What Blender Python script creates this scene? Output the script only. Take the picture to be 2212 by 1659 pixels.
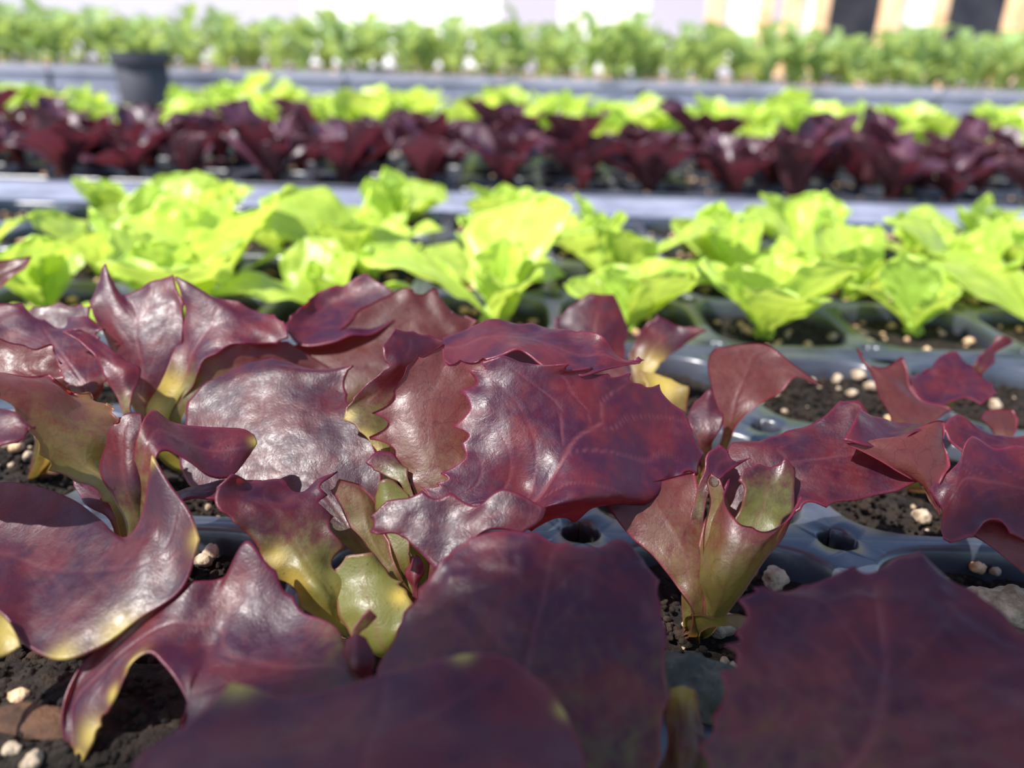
import bpy, math, random
import numpy as np
from mathutils import Matrix, Vector, Euler

# ------------------------------------------------------------------ scene reset
for o in list(bpy.data.objects):
    bpy.data.objects.remove(o)
S = bpy.context.scene
COL = S.collection
CM = 0.01

# ------------------------------------------------------------------ camera
F_PX, CX, CY = 1750.0, 1106.0, 829.5
PITCH, ROLL = math.radians(23.0), math.radians(1.6)
CAM = Vector((0, 0, 9.0))                      # centimetres
RCAM = Matrix.Rotation(math.pi / 2 - PITCH, 3, 'X') @ Matrix.Rotation(ROLL, 3, 'Z')
cam_d = bpy.data.cameras.new('camera')
cam_d.sensor_width = 36.0
cam_d.lens = F_PX / 2212.0 * 36.0
cam_d.clip_start = 0.002
cam_d.clip_end = 60
cam_d.dof.use_dof = True
cam_d.dof.focus_distance = 0.140
cam_d.dof.aperture_fstop = cam_d.lens / 2.3
cam = bpy.data.objects.new('camera', cam_d)
COL.objects.link(cam)
cam.location = CAM * CM
cam.rotation_euler = RCAM.to_euler()
S.camera = cam

# ------------------------------------------------------------------ light
SUN_TO = Vector((-0.48, -0.30, 0.82)).normalized()
w = bpy.data.worlds.new('world')
S.world = w
w.use_nodes = True
nt = w.node_tree
nt.nodes.clear()
sky = nt.nodes.new('ShaderNodeTexSky')
sky.sky_type = 'NISHITA'
sky.sun_disc = False
sky.sun_elevation = math.asin(SUN_TO.z)
sky.sun_rotation = math.atan2(SUN_TO.x, SUN_TO.y)
sky.air_density = 1.0
sky.dust_density = 0.8
sky.ozone_density = 2.5
bg = nt.nodes.new('ShaderNodeBackground')
bg.inputs['Strength'].default_value = 0.235
out = nt.nodes.new('ShaderNodeOutputWorld')
nt.links.new(sky.outputs[0], bg.inputs[0])
nt.links.new(bg.outputs[0], out.inputs[0])

sun_d = bpy.data.lights.new('sun', 'SUN')
sun_d.energy = 7.5
sun_d.angle = math.radians(0.7)
sun_d.color = (1.0, 0.96, 0.91)
sun = bpy.data.objects.new('sun', sun_d)
COL.objects.link(sun)
sun.location = (-0.8, 0.8, 2.0)
sun.rotation_euler = SUN_TO.to_track_quat('Z', 'Y').to_euler()

S.cycles.max_bounces = 7
S.cycles.diffuse_bounces = 4
vs = S.view_settings
vs.view_transform = 'Standard'
vs.look = 'None'
vs.exposure = 0.45
vs.gamma = 1.0
vs.use_curve_mapping = False

# ------------------------------------------------------------------ helpers
RND = random.Random(7)


def at(px, py, Y):
    """point (cm) where the sight line through a photo pixel meets the plane at distance Y"""
    d = RCAM @ Vector(((px - CX) / F_PX, -(py - CY) / F_PX, -1.0))
    return CAM + d * (Y / d.y)


def on_plane(px, py, z=0.0):
    d = RCAM @ Vector(((px - CX) / F_PX, -(py - CY) / F_PX, -1.0))
    return CAM + d * ((z - CAM.z) / d.z)


def project(p):
    q = RCAM.transposed() @ (Vector(p) - CAM)
    return CX + F_PX * q.x / -q.z, CY - F_PX * q.y / -q.z


def tag(o, label=None, cat=None, group=None, kind=None):
    if label:
        o['label'] = label
    if cat:
        o['category'] = cat
    if group:
        o['group'] = group
    if kind:
        o['kind'] = kind
    return o


def mesh_obj(name, me, mat=None, parent=None, loc=None):
    if mat is not None and not me.materials:
        me.materials.append(mat)
    o = bpy.data.objects.new(name, me)
    COL.objects.link(o)
    if parent is not None:
        o.parent = parent
    if loc is not None:
        o.location = Vector(loc) * CM
    return o


def empty(name, loc):
    o = bpy.data.objects.new(name, None)
    o.empty_display_size = 0.01
    COL.objects.link(o)
    o.location = Vector(loc) * CM
    return o


def make_mesh(name, v, f, smooth=True, mat=None):
    me = bpy.data.meshes.new(name)
    v = np.asarray(v, dtype=float) * CM
    me.from_pydata(v.tolist(), [], [tuple(int(i) for i in q) for q in f])
    if smooth:
        me.polygons.foreach_set('use_smooth', [True] * len(me.polygons))
    me.update()
    if mat is not None:
        me.materials.append(mat)
    return me


class MB:
    def __init__(self):
        self.v, self.f = [], []

    def add(self, v, f):
        b = len(self.v)
        self.v.extend([tuple(p) for p in v])
        self.f.extend([tuple(i + b for i in q) for q in f])

    def box(self, x0, x1, y0, y1, z0, z1):
        self.add([(x0, y0, z0), (x1, y0, z0), (x1, y1, z0), (x0, y1, z0),
                  (x0, y0, z1), (x1, y0, z1), (x1, y1, z1), (x0, y1, z1)],
                 [(3, 2, 1, 0), (4, 5, 6, 7), (0, 1, 5, 4), (1, 2, 6, 5), (2, 3, 7, 6), (3, 0, 4, 7)])

    def mesh(self, name, smooth=False, mat=None):
        return make_mesh(name, self.v, self.f, smooth, mat)


def hash3(ix, iy, iz, s):
    h = (ix * 374761393 + iy * 668265263 + iz * 2147483647 + s * 974634777) & 0xFFFFFFFF
    h = ((h ^ (h >> 13)) * 1274126177) & 0xFFFFFFFF
    return ((h ^ (h >> 16)) & 0xFFFF) / 65535.0


def vnoise(p, s=0):
    """value noise in -1..1 on an (n,3) array"""
    p = np.asarray(p, dtype=float)
    i = np.floor(p).astype(np.int64)
    f = p - i
    f = f * f * (3 - 2 * f)
    r = 0
    for dx in (0, 1):
        for dy in (0, 1):
            for dz in (0, 1):
                wgt = (f[:, 0] if dx else 1 - f[:, 0]) * (f[:, 1] if dy else 1 - f[:, 1]) * (f[:, 2] if dz else 1 - f[:, 2])
                r = r + wgt * hash3(i[:, 0] + dx, i[:, 1] + dy, i[:, 2] + dz, s)
    return r * 2 - 1


# ------------------------------------------------------------------ materials
def new_mat(name):
    m = bpy.data.materials.new(name)
    m.use_nodes = True
    m.node_tree.nodes.clear()
    return m, m.node_tree


class NT:
    def __init__(self, t):
        self.t = t

    def n(self, kind, **kw):
        x = self.t.nodes.new('ShaderNode' + kind)
        for k, v in kw.items():
            if k in x.inputs:
                x.inputs[k].default_value = v
            else:
                setattr(x, k, v)
        return x

    def l(self, a, b):
        self.t.links.new(a, b)

    def attr(self, name):
        return self.n('Attribute', attribute_name=name).outputs['Fac']

    def noise(self, vec, scale, detail=3, rough=0.55, seed=0.0):
        x = self.n('TexNoise', noise_dimensions='4D')
        x.inputs['Scale'].default_value = scale
        x.inputs['Detail'].default_value = detail
        x.inputs['Roughness'].default_value = rough
        x.inputs['W'].default_value = seed
        self.l(vec, x.inputs['Vector'])
        return x.outputs['Fac']

    def ramp(self, fac, a, b, lo=0.0, hi=1.0):
        x = self.n('MapRange', interpolation_type='SMOOTHSTEP')
        x.inputs['From Min'].default_value = a
        x.inputs['From Max'].default_value = b
        x.inputs['To Min'].default_value = lo
        x.inputs['To Max'].default_value = hi
        self.l(fac, x.inputs['Value'])
        return x.outputs[0]

    def math(self, op, a, b=None):
        x = self.n('Math', operation=op)
        for i, q in enumerate((a, b)):
            if q is None:
                continue
            if isinstance(q, (int, float)):
                x.inputs[i].default_value = q
            else:
                self.l(q, x.inputs[i])
        return x.outputs[0]

    def mix(self, fac, a, b):
        x = self.n('Mix', data_type='RGBA')
        if isinstance(fac, (int, float)):
            x.inputs['Factor'].default_value = fac
        else:
            self.l(fac, x.inputs['Factor'])
        for q, i in ((a, 6), (b, 7)):
            if isinstance(q, tuple):
                x.inputs[i].default_value = (*q, 1)
            else:
                self.l(q, x.inputs[i])
        return x.outputs[2]


def leaf_material(name, dark, red, edge, green, yellow, under, trans_p, trans_g, trans_w, rough, vein_col, fine=True, spec=0.5):
    m, t = new_mat(name)
    N = NT(t)
    co = N.n('TexCoord').outputs['Object']
    geo = N.n('NewGeometry')
    oi = N.n('ObjectInfo').outputs['Random']
    shift = N.n('VectorMath', operation='ADD')
    N.l(co, shift.inputs[0])
    cx = N.n('CombineXYZ')
    N.l(oi, cx.inputs[0]); N.l(oi, cx.inputs[1])
    N.l(cx.outputs[0], shift.inputs[1])
    co = shift.outputs[0]
    n1 = N.noise(co, 130, 4, 0.6)
    n2 = N.noise(co, 480, 4, 0.65, 3.0)
    n3 = N.noise(co, 1900, 2, 0.6, 7.0)
    e, g, vn, yl = N.attr('edge'), N.attr('grn'), N.attr('vein'), N.attr('yel')
    c = N.mix(N.ramp(n1, 0.38, 0.66), dark, red)
    # green grows in from the base in blotches
    gm = N.math('ADD', g, N.math('MULTIPLY', N.math('SUBTRACT', n2, 0.5), N.ramp(g, 0.02, 0.4, 0.0, 0.9)))
    gm = N.ramp(gm, 0.12, 0.85)
    c = N.mix(gm, c, green)
    c = N.mix(N.math('MULTIPLY', N.ramp(e, 0.25, 1.0), 0.55), c, edge)
    c = N.mix(N.math('MULTIPLY', vn, 0.55), c, vein_col)
    c = N.mix(yl, c, yellow)
    # dark pigment speckles
    sp = N.ramp(n3, 0.60, 0.72)
    spd = N.math('MULTIPLY', sp, 0.45)
    c = N.mix(spd, c, tuple(x * 0.45 for x in dark))
    ub = N.math('MULTIPLY', geo.outputs['Backfacing'], 0.8)
    uc = N.mix(gm, under, tuple(0.5 * a + 0.5 * b for a, b in zip(under, green)))
    vv = N.n('TexVoronoi', feature='DISTANCE_TO_EDGE')
    vv.inputs['Scale'].default_value = 330
    wn = N.n('TexNoise'); wn.inputs['Scale'].default_value = 260; wn.inputs['Detail'].default_value = 3
    N.l(co, wn.inputs['Vector'])
    wsc = N.n('VectorMath', operation='SCALE'); wsc.inputs['Scale'].default_value = 0.005
    N.l(wn.outputs['Color'], wsc.inputs[0])
    wad = N.n('VectorMath', operation='ADD')
    N.l(co, wad.inputs[0]); N.l(wsc.outputs[0], wad.inputs[1])
    N.l(wad.outputs[0], vv.inputs['Vector'])
    net = N.ramp(vv.outputs['Distance'], 0.0, 0.045, 1.0, 0.0)
    uc = N.mix(N.math('MULTIPLY', net, 0.4), uc, tuple(x * 0.4 for x in dark))
    uc = N.mix(N.math('MULTIPLY', N.ramp(e, 0.2, 1.0), 0.6), uc, edge)
    c = N.mix(ub, c, uc)
    hsv = N.n('HueSaturation')
    N.l(c, hsv.inputs['Color'])
    N.l(N.ramp(oi, 0, 1, 0.82, 1.18), hsv.inputs['Value'])
    c = hsv.outputs[0]
    p = N.n('BsdfPrincipled')
    N.l(c, p.inputs['Base Color'])
    p.inputs['Specular IOR Level'].default_value = spec
    rr = N.ramp(n2, 0.3, 0.7, rough - 0.09, rough + 0.13)
    N.l(rr, p.inputs['Roughness'])
    if fine:
        b = N.n('Bump')
        b.inputs['Strength'].default_value = 0.42
        b.inputs['Distance'].default_value = 0.00018
        hsum = N.math('ADD', N.math('MULTIPLY', n2, 0.55), N.math('MULTIPLY', n3, 0.75))
        hsum = N.math('SUBTRACT', hsum, N.math('MULTIPLY', net, 0.10))
        N.l(hsum, b.inputs['Height'])
        N.l(b.outputs[0], p.inputs['Normal'])
    tr = N.n('BsdfTranslucent')
    tc = N.mix(gm, trans_p, trans_g)
    tc = N.mix(yl, tc, (0.60, 0.46, 0.08))
    N.l(tc, tr.inputs['Color'])
    mx = N.n('MixShader')
    mx.inputs[0].default_value = trans_w
    N.l(p.outputs[0], mx.inputs[1])
    N.l(tr.outputs[0], mx.inputs[2])
    o = N.n('OutputMaterial')
    N.l(mx.outputs[0], o.inputs[0])
    return m


M_RED = leaf_material('red_lettuce_leaf', (0.026, 0.0042, 0.016), (0.074, 0.0088, 0.0130), (0.13, 0.010, 0.030),
                      (0.092, 0.092, 0.020), (0.34, 0.25, 0.05), (0.078, 0.021, 0.016),
                      (0.46, 0.045, 0.030), (0.50, 0.44, 0.07), 0.26, 0.42, (0.16, 0.045, 0.050), spec=0.37)
M_GREEN = leaf_material('green_lettuce_leaf', (0.34, 0.48, 0.055), (0.50, 0.62, 0.085), (0.54, 0.66, 0.11),
                        (0.40, 0.56, 0.08), (0.5, 0.5, 0.1), (0.32, 0.48, 0.08),
                        (0.70, 0.84, 0.11), (0.72, 0.82, 0.15), 0.42, 0.38, (0.50, 0.66, 0.16))
M_MAROON = leaf_material('maroon_lettuce_leaf', (0.040, 0.012, 0.028), (0.075, 0.020, 0.034), (0.10, 0.02, 0.035),
                         (0.10, 0.04, 0.04), (0.3, 0.2, 0.1), (0.10, 0.04, 0.045),
                         (0.22, 0.035, 0.05), (0.24, 0.06, 0.05), 0.18, 0.36, (0.14, 0.05, 0.07))
M_HERB = leaf_material('herb_leaf', (0.15, 0.25, 0.075), (0.29, 0.39, 0.14), (0.30, 0.40, 0.15),
                       (0.24, 0.36, 0.10), (0.4, 0.4, 0.1), (0.22, 0.33, 0.11),
                       (0.50, 0.62, 0.15), (0.50, 0.62, 0.17), 0.36, 0.5, (0.3, 0.44, 0.16), fine=False)


def simple_mat(name, c1, c2, scale, rough, spec=0.5, bump=0.0, bscale=None, detail=4, bdist=0.001, lo=0.35, hi=0.65):
    m, t = new_mat(name)
    N = NT(t)
    co = N.n('TexCoord').outputs['Object']
    f = N.noise(co, scale, detail, 0.6)
    c = N.mix(N.ramp(f, lo, hi), c1, c2)
    p = N.n('BsdfPrincipled')
    N.l(c, p.inputs['Base Color'])
    p.inputs['Roughness'].default_value = rough
    p.inputs['Specular IOR Level'].default_value = spec
    if bump:
        b = N.n('Bump')
        b.inputs['Strength'].default_value = bump
        b.inputs['Distance'].default_value = bdist
        N.l(N.noise(co, bscale or scale, 5, 0.65, 2.0), b.inputs['Height'])
        N.l(b.outputs[0], p.inputs['Normal'])
    o = N.n('OutputMaterial')
    N.l(p.outputs[0], o.inputs[0])
    return m


M_TRAY = simple_mat('black_plastic', (0.020, 0.023, 0.032), (0.042, 0.047, 0.062), 60, 0.30, 0.75, 0.25, 900, bdist=0.0002)
M_BOX = simple_mat('grey_box_plastic', (0.20, 0.20, 0.25), (0.32, 0.32, 0.38), 14, 0.45, 0.6)  # paler grey than the tray plastic
M_RAIL = simple_mat('grey_plastic', (0.14, 0.15, 0.20), (0.24, 0.25, 0.32), 25, 0.4, 0.6, 0.2, 200)
M_SOIL = simple_mat('potting_soil', (0.006, 0.0045, 0.0035), (0.026, 0.018, 0.012), 300, 0.9, 0.25, 1.0, 600, bdist=0.002)
M_CRUMB = simple_mat('soil_crumb', (0.007, 0.005, 0.004), (0.036, 0.024, 0.016), 350, 0.95, 0.2, 0.9, 1200)
M_GRIT = simple_mat('pumice', (0.20, 0.14, 0.085), (0.42, 0.33, 0.23), 350, 0.9, 0.3, 0.9, 900, bdist=0.0008)
M_GRIT2 = simple_mat('orange_grit', (0.42, 0.22, 0.10), (0.66, 0.46, 0.28), 300, 0.85, 0.3, 0.8, 900)
M_STONE = simple_mat('dark_stone', (0.035, 0.04, 0.03), (0.09, 0.085, 0.065), 300, 0.8, 0.4, 0.8, 700)
M_BARK = simple_mat('bark_chip', (0.035, 0.016, 0.008), (0.085, 0.040, 0.02), 200, 0.85, 0.3, 0.8, 500)
M_GROUND = simple_mat('ground_fabric', (0.26, 0.25, 0.25), (0.36, 0.35, 0.34), 30, 0.8, 0.3, 0.3, 300)
M_WALL = simple_mat('pale_wall', (0.62, 0.55, 0.52), (0.74, 0.68, 0.64), 3, 0.85, 0.3)
def film_mat(name, c, w):
    m, t = new_mat(name)
    N = NT(t)
    d = N.n('BsdfDiffuse'); d.inputs['Color'].default_value = (*c, 1)
    r = N.n('BsdfTranslucent'); r.inputs['Color'].default_value = (*c, 1)
    x = N.n('MixShader'); x.inputs[0].default_value = w
    N.l(d.outputs[0], x.inputs[1]); N.l(r.outputs[0], x.inputs[2])
    o = N.n('OutputMaterial'); N.l(x.outputs[0], o.inputs[0])
    return m


M_FILM = film_mat('greenhouse_film', (0.80, 0.70, 0.73), 0.45)
M_WOOD = simple_mat('pale_wood', (0.62, 0.36, 0.17), (0.80, 0.55, 0.32), 12, 0.7, 0.3, 0.3, 60)
M_WHITE = simple_mat('blown_out_white', (0.85, 0.80, 0.72), (0.92, 0.88, 0.82), 5, 0.6, 0.4)  # overexposed sunlight on the far boards, put into their base colour
M_DARK = simple_mat('gap_shade_sheet', (0.020, 0.022, 0.030), (0.045, 0.045, 0.055), 10, 0.7, 0.3)  # the pot's own black; on the sheet it stands for shade in gaps
M_WATER, _t = new_mat('water_drop')
_N = NT(_t)
_g = _N.n('BsdfPrincipled')
_g.inputs['Roughness'].default_value = 0.02
_g.inputs['IOR'].default_value = 1.33
_g.inputs['Transmission Weight'].default_value = 1.0
_o = _N.n('OutputMaterial')
_N.l(_g.outputs[0], _o.inputs[0])

# ------------------------------------------------------------------ grid of the plug trays (cm)
P = 5.13                      # pitch of the cells
X0 = 1.45                     # a line of web junctions
YA = 13.75                    # the junction row nearest the camera
SOIL_Z = -0.55
TRAY_D = 4.5


def cell_xy(i, j):
    """cell column i, row j: row 0 lies just in front of junction row YA"""
    return X0 + (i + 0.5) * P, YA + (j - 0.5) * P


# ------------------------------------------------------------------ setting
gb = MB()
gb.box(-260, 260, -60, 420, -TRAY_D - 6, -TRAY_D - 0.05)
tag(mesh_obj('floor', gb.mesh('floor', mat=M_GROUND)), 'pale bench cloth and ground under the trays', 'floor', kind='structure')
wb = MB()
wb.add([(-260, 400, -TRAY_D - .1), (260, 400, -TRAY_D - .1), (260, 400, 180), (-260, 400, 180)], [(0, 1, 2, 3)])
tag(mesh_obj('wall_back', wb.mesh('wall_back', mat=M_FILM)), 'pale glowing greenhouse film wall far behind the seedling beds', 'wall', kind='structure')


# an added beam, above and outside the picture, put in to shade the nearest plants
bm_ = MB()
bm_.box(-150, 150, -6.2, 5.2, -4, 4)
beam = mesh_obj('shade_beam', bm_.mesh('shade_beam', mat=M_WOOD), None, None, (-34.8, -18.6, 62))
beam.rotation_euler = (0, 0, math.radians(20))
tag(beam, 'unseen wooden beam added above the front tray to shade it', 'beam', kind='structure')

# ------------------------------------------------------------------ trays
def cell_tile():
    n = 64
    h = P / 2
    rh = 0.37
    vs_, fs = [], []
    rings = []

    def outer(a):
        c, s = math.cos(a), math.sin(a)
        r = h / max(abs(c), abs(s))
        # quarter of the drain hole at the corner
        qx, qy = math.copysign(h, c), math.copysign(h, s)
        b = c * qx + s * qy
        disc = b * b - (qx * qx + qy * qy - rh * rh)
        if disc > 0:
            t = b - math.sqrt(disc)
            if 0 < t < r:
                return t, True
        return r, False

    def opening(a, half, nn=3.4):
        c, s = abs(math.cos(a)), abs(math.sin(a))
        return half / (c ** nn + s ** nn) ** (1 / nn)

    angs = sorted(set([2 * math.pi * i / n for i in range(n)] +
                      [math.pi / 4 + k * math.pi / 2 + s * d for k in range(4) for s in (-1, 1)
                       for d in (0.015, 0.03, 0.05, 0.07, 0.085, 0.098)]))
    angs = [a % (2 * math.pi) for a in angs]
    angs = sorted(angs)
    m = len(angs)
    prof = [('o', -0.5), ('o', -0.10), ('om', 0.0), ('i', 2.42, 0.02), ('i', 2.36, -0.01), ('i', 2.31, -0.09),
            ('i', 2.27, -0.5), ('i', 2.12, -1.6), ('i', 1.75, -4.4)]
    for pr in prof:
        ring = []
        for a in angs:
            c, s = math.cos(a), math.sin(a)
            if pr[0] in 'o':
                r, hole = outer(a)
                z = pr[1] if hole else 0.0
                if hole and pr[1] == -0.10:
                    z = -0.05
                rr = r
            elif pr[0] == 'om':
                r, hole = outer(a)
                rr = r - (0.09 if hole else 0.02)
                z = 0.03 if hole else 0.0
            else:
                rr = opening(a, pr[1])
                z = pr[2]
            ring.append(len(vs_))
            vs_.append((rr * c, rr * s, z))
        rings.append(ring)
    for a, b in zip(rings[:-1], rings[1:]):
        for k in range(m):
            k2 = (k + 1) % m
            fs.append((a[k], a[k2], b[k2], b[k]))
    fs.append(tuple(rings[-1]))
    return make_mesh('cell', vs_, fs, True, M_TRAY)


CELL_ME = cell_tile()


def rim_mesh(x0, x1, y0, y1):
    """rolled lip and skirt around the edge of a tray"""
    prof = [(0.0, 0.0), (0.10, 0.06), (0.24, 0.07), (0.34, 0.03), (0.38, -0.08), (0.40, -0.9), (0.36, -1.0), (0.32, -0.9), (0.30, -0.10), (0.0, -0.08)]
    v, f = [], []
    k = len(prof)
    cs = []
    rc = 0.5
    for (cx, cy, a0) in ((x1, y1, 0), (x0, y1, 90), (x0, y0, 180), (x1, y0, 270)):
        sx = -1 if cx == x1 else 1
        sy = -1 if cy == y1 else 1
        for q in range(6):
            a = math.radians(a0 + 90 * q / 5)
            cs.append((cx + sx * rc, cy + sy * rc, math.cos(a), math.sin(a)))
    n = len(cs)
    for (cx, cy, c, s) in cs:
        for (d, z) in prof:
            v.append((cx + c * (rc + d), cy + s * (rc + d), z))
    for i in range(n):
        i2 = (i + 1) % n
        for j in range(k - 1):
            f.append((i * k + j, i2 * k + j, i2 * k + j + 1, i * k + j + 1))
    return make_mesh('rim', v, f, True, M_TRAY)


def soil_mesh(seed, n=26):
    v, f = [], []
    idx = {}
    for i in range(n + 1):
        for j in range(n + 1):
            x, y = (i / n * 2 - 1), (j / n * 2 - 1)
            # square to rounded square
            a, r = math.atan2(y, x), max(abs(x), abs(y))
            c, s = abs(math.cos(a)), abs(math.sin(a))
            R = 2.245 / (c ** 3.4 + s ** 3.4) ** (1 / 3.4) * r
            v.append((R * math.cos(a), R * math.sin(a), 0))
    v = np.array(v)
    v[:, 2] = 0.16 * vnoise(v * 0.9 + seed * 13.1, seed) + 0.10 * vnoise(v * 3.1 + 5, seed) + 0.06 * vnoise(v * 8 + 9, seed)
    for i in range(n):
        for j in range(n):
            a = i * (n + 1) + j
            f.append((a, a + n + 1, a + n + 2, a + 1))
    return v, f


def blob(r, seed, sub=1, squash=0.8):
    """irregular lump, 20 to 80 triangles"""
    t = (1 + 5 ** 0.5) / 2
    vv = [(-1, t, 0), (1, t, 0), (-1, -t, 0), (1, -t, 0), (0, -1, t), (0, 1, t), (0, -1, -t), (0, 1, -t), (t, 0, -1), (t, 0, 1), (-t, 0, -1), (-t, 0, 1)]
    ff = [(0, 11, 5), (0, 5, 1), (0, 1, 7), (0, 7, 10), (0, 10, 11), (1, 5, 9), (5, 11, 4), (11, 10, 2), (10, 7, 6), (7, 1, 8),
          (3, 9, 4), (3, 4, 2), (3, 2, 6), (3, 6, 8), (3, 8, 9), (4, 9, 5), (2, 4, 11), (6, 2, 10), (8, 6, 7), (9, 8, 1)]
    vv = [Vector(q).normalized() for q in vv]
    for _ in range(sub):
        mid, nf = {}, []

        def mp(a, b):
            k = (min(a, b), max(a, b))
            if k not in mid:
                mid[k] = len(vv)
                vv.append((vv[a] + vv[b]).normalized())
            return mid[k]
        for a, b, c in ff:
            ab, bc, ca = mp(a, b), mp(b, c), mp(c, a)
            nf += [(a, ab, ca), (b, bc, ab), (c, ca, bc), (ab, bc, ca)]
        ff = nf
    a = np.array([list(q) for q in vv])
    d = 1 + 0.28 * vnoise(a * 1.6 + seed * 7.3, seed) + 0.14 * vnoise(a * 3.7 + seed * 3.1, seed + 1) + (0.08 * vnoise(a * 8 + seed, seed + 2) if sub > 1 else 0)
    a = a * d[:, None] * r
    a[:, 2] *= squash
    a[:, 0] *= 1.0 + 0.25 * math.sin(seed * 1.7)
    return a, ff


ORD = ['first', 'second', 'third', 'fourth', 'fifth', 'sixth', 'seventh', 'eighth', 'ninth', 'tenth', 'eleventh', 'twelfth',
       'thirteenth', 'fourteenth', 'fifteenth', 'sixteenth', 'seventeenth', 'eighteenth', 'nineteenth', 'twentieth',
       'twenty-first', 'twenty-second', 'twenty-third', 'twenty-fourth', 'twenty-fifth', 'twenty-sixth', 'twenty-seventh', 'twenty-eighth']

ORD += [t + '-' + o if o else t2 for t, t2, os_ in (('twenty', None, ('ninth',)), ('thirty', 'thirtieth', ('',) + tuple(ORD[:9])), ('forty', 'fortieth', ('',) + tuple(ORD[:9])), ('fifty', 'fiftieth', ('',) + tuple(ORD[:9]))) for o in os_]

BLOBS = [blob(1.0, s, 1) for s in range(14)]


def tray(x_lo, y_lo, ncol, nrow, label, soil_label, grit_label, seed, crumbs=40, grits=10, cull=True):
    """a plug tray whose near left corner of the cell block is at (x_lo, y_lo), with the soil in its cells"""
    root = empty('plug_tray', (x_lo + ncol * P / 2, y_lo + nrow * P / 2, -TRAY_D))
    tag(root, label, 'tray', 'black plastic plug trays')
    ox, oy = x_lo + ncol * P / 2, y_lo + nrow * P / 2
    mesh_obj('rim', rim_mesh(-ncol * P / 2, ncol * P / 2, -nrow * P / 2, nrow * P / 2), M_TRAY, root, (0, 0, TRAY_D))
    sv, sf, cv, cf, gv, gf = [], [], [], [], [], []
    rr = random.Random(seed)
    soils = [soil_mesh(s + seed * 5, 22 if crumbs > 30 else 12) for s in range(4)]
    nb = ng = nc = 0
    S_, C_, G_ = MB(), MB(), MB()
    for j in range(nrow):
        for i in range(ncol):
            x, y = x_lo + (i + 0.5) * P, y_lo + (j + 0.5) * P
            if cull:
                px, py = project((x, y, 0))
                if y < 4 or px < -330 or px > 2540:
                    continue
            mesh_obj('cell', CELL_ME, None, root, (x - ox, y - oy, TRAY_D))
            v, f = soils[rr.randrange(4)]
            k = rr.randrange(4)
            c, s = [(1, 0), (0, 1), (-1, 0), (0, -1)][k]
            q = np.stack([v[:, 0] * c - v[:, 1] * s + x, v[:, 0] * s + v[:, 1] * c + y, v[:, 2] + SOIL_Z], 1)
            S_.add(q, f)
            for _ in range(crumbs):
                b, bf = BLOBS[rr.randrange(14)]
                r = rr.uniform(0.02, 0.085) * (1.6 if rr.random() < 0.08 else 1)
                a, d = rr.uniform(0, 6.28), 2.05 * math.sqrt(rr.random())
                C_.add(b * r + np.array([x + d * math.cos(a), y + d * math.sin(a), SOIL_Z + rr.uniform(-.02, .16)]), bf)
            for _ in range(grits):
                b, bf = BLOBS[rr.randrange(14)]
                r = rr.uniform(0.03, 0.11) if seed == 1 else rr.uniform(0.05, 0.17)
                a, d = rr.uniform(0, 6.28), 2.0 * math.sqrt(rr.random())
                G_.add(b * r + np.array([x + d * math.cos(a), y + d * math.sin(a), SOIL_Z + 0.10 + r * 0.3]), bf)
    tag(mesh_obj('potting_soil', S_.mesh('potting_soil', True, M_SOIL)), soil_label, 'soil', kind='stuff')
    if C_.v:
        tag(mesh_obj('soil_crumbs', C_.mesh('soil_crumbs', True, M_CRUMB)), 'dark crumbs lying on ' + soil_label, 'soil', kind='stuff')
    if G_.v:
        tag(mesh_obj('grit', G_.mesh('grit', True, M_GRIT2 if seed > 1 else M_GRIT)), grit_label, 'grit', kind='stuff')
    return root


Y_FRONT = YA - 3 * P                    # rows j=-2..2
tray(X0 - 5 * P, Y_FRONT, 10, 5, 'black plug tray holding the red lettuces nearest the camera',
     'dark potting soil in the nearest tray', 'pale grit sprinkled on the soil among the nearest red lettuces', 1, 420, 12)
Y_G1 = Y_FRONT + 5 * P + 0.85
tray(X0 - 10 * P, Y_G1, 9, 4, 'black plug tray under bright green lettuces, left half of the view',
     'soil under the left bright green lettuces', 'pale grit on the soil of the left green lettuce tray', 2, 26, 16)
tray(X0 - P, Y_G1, 10, 4, 'black plug tray under bright green lettuces, right half of the view',
     'soil under the right bright green lettuces', 'pale grit on the soil of the right green lettuce tray', 3, 26, 16)
Y_RAIL = Y_G1 + 4 * P + 0.9
prof = [(0, -TRAY_D), (0, -.35), (.15, -.08), (.5, 0.0), (2.6, .08), (2.9, -.02), (3.7, -.02), (4.0, .08), (5.9, 0.0), (6.25, -.08), (6.4, -.35), (6.4, -TRAY_D)]
for k_, (xa, xb, nm) in enumerate(((-75, X0 - 4.2 * P, 'left'), (X0 - 4.1 * P, 75, 'right'))):
    rv = [(x, Y_RAIL + a, b) for x in (xa, xb) for a, b in prof]
    n_ = len(prof)
    rf = [(i, i + n_, i + n_ + 1, i + 1) for i in range(n_ - 1)] + [tuple(range(n_)), tuple(range(2 * n_ - 1, n_ - 1, -1))]
    tag(mesh_obj('bench_rail', make_mesh('bench_rail', rv, rf, False, M_RAIL)), 'pale grey plastic rail behind the bright green lettuces, %s length' % nm, 'rail', 'grey plastic rails')
Y_M = Y_RAIL + 7.3
tray(X0 - 11 * P, Y_M, 10, 4, 'black plug tray under dark maroon lettuces, left half of the view',
     'soil under the left dark maroon lettuces', 'pale grit on the soil of the left maroon lettuce tray', 4, 8, 16)
tray(X0 - 1 * P, Y_M, 10, 4, 'black plug tray under dark maroon lettuces, right half of the view',
     'soil under the right dark maroon lettuces', 'pale grit on the soil of the right maroon lettuce tray', 5, 8, 16)
Y_G2 = Y_M + 4 * P + 0.85
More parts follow.
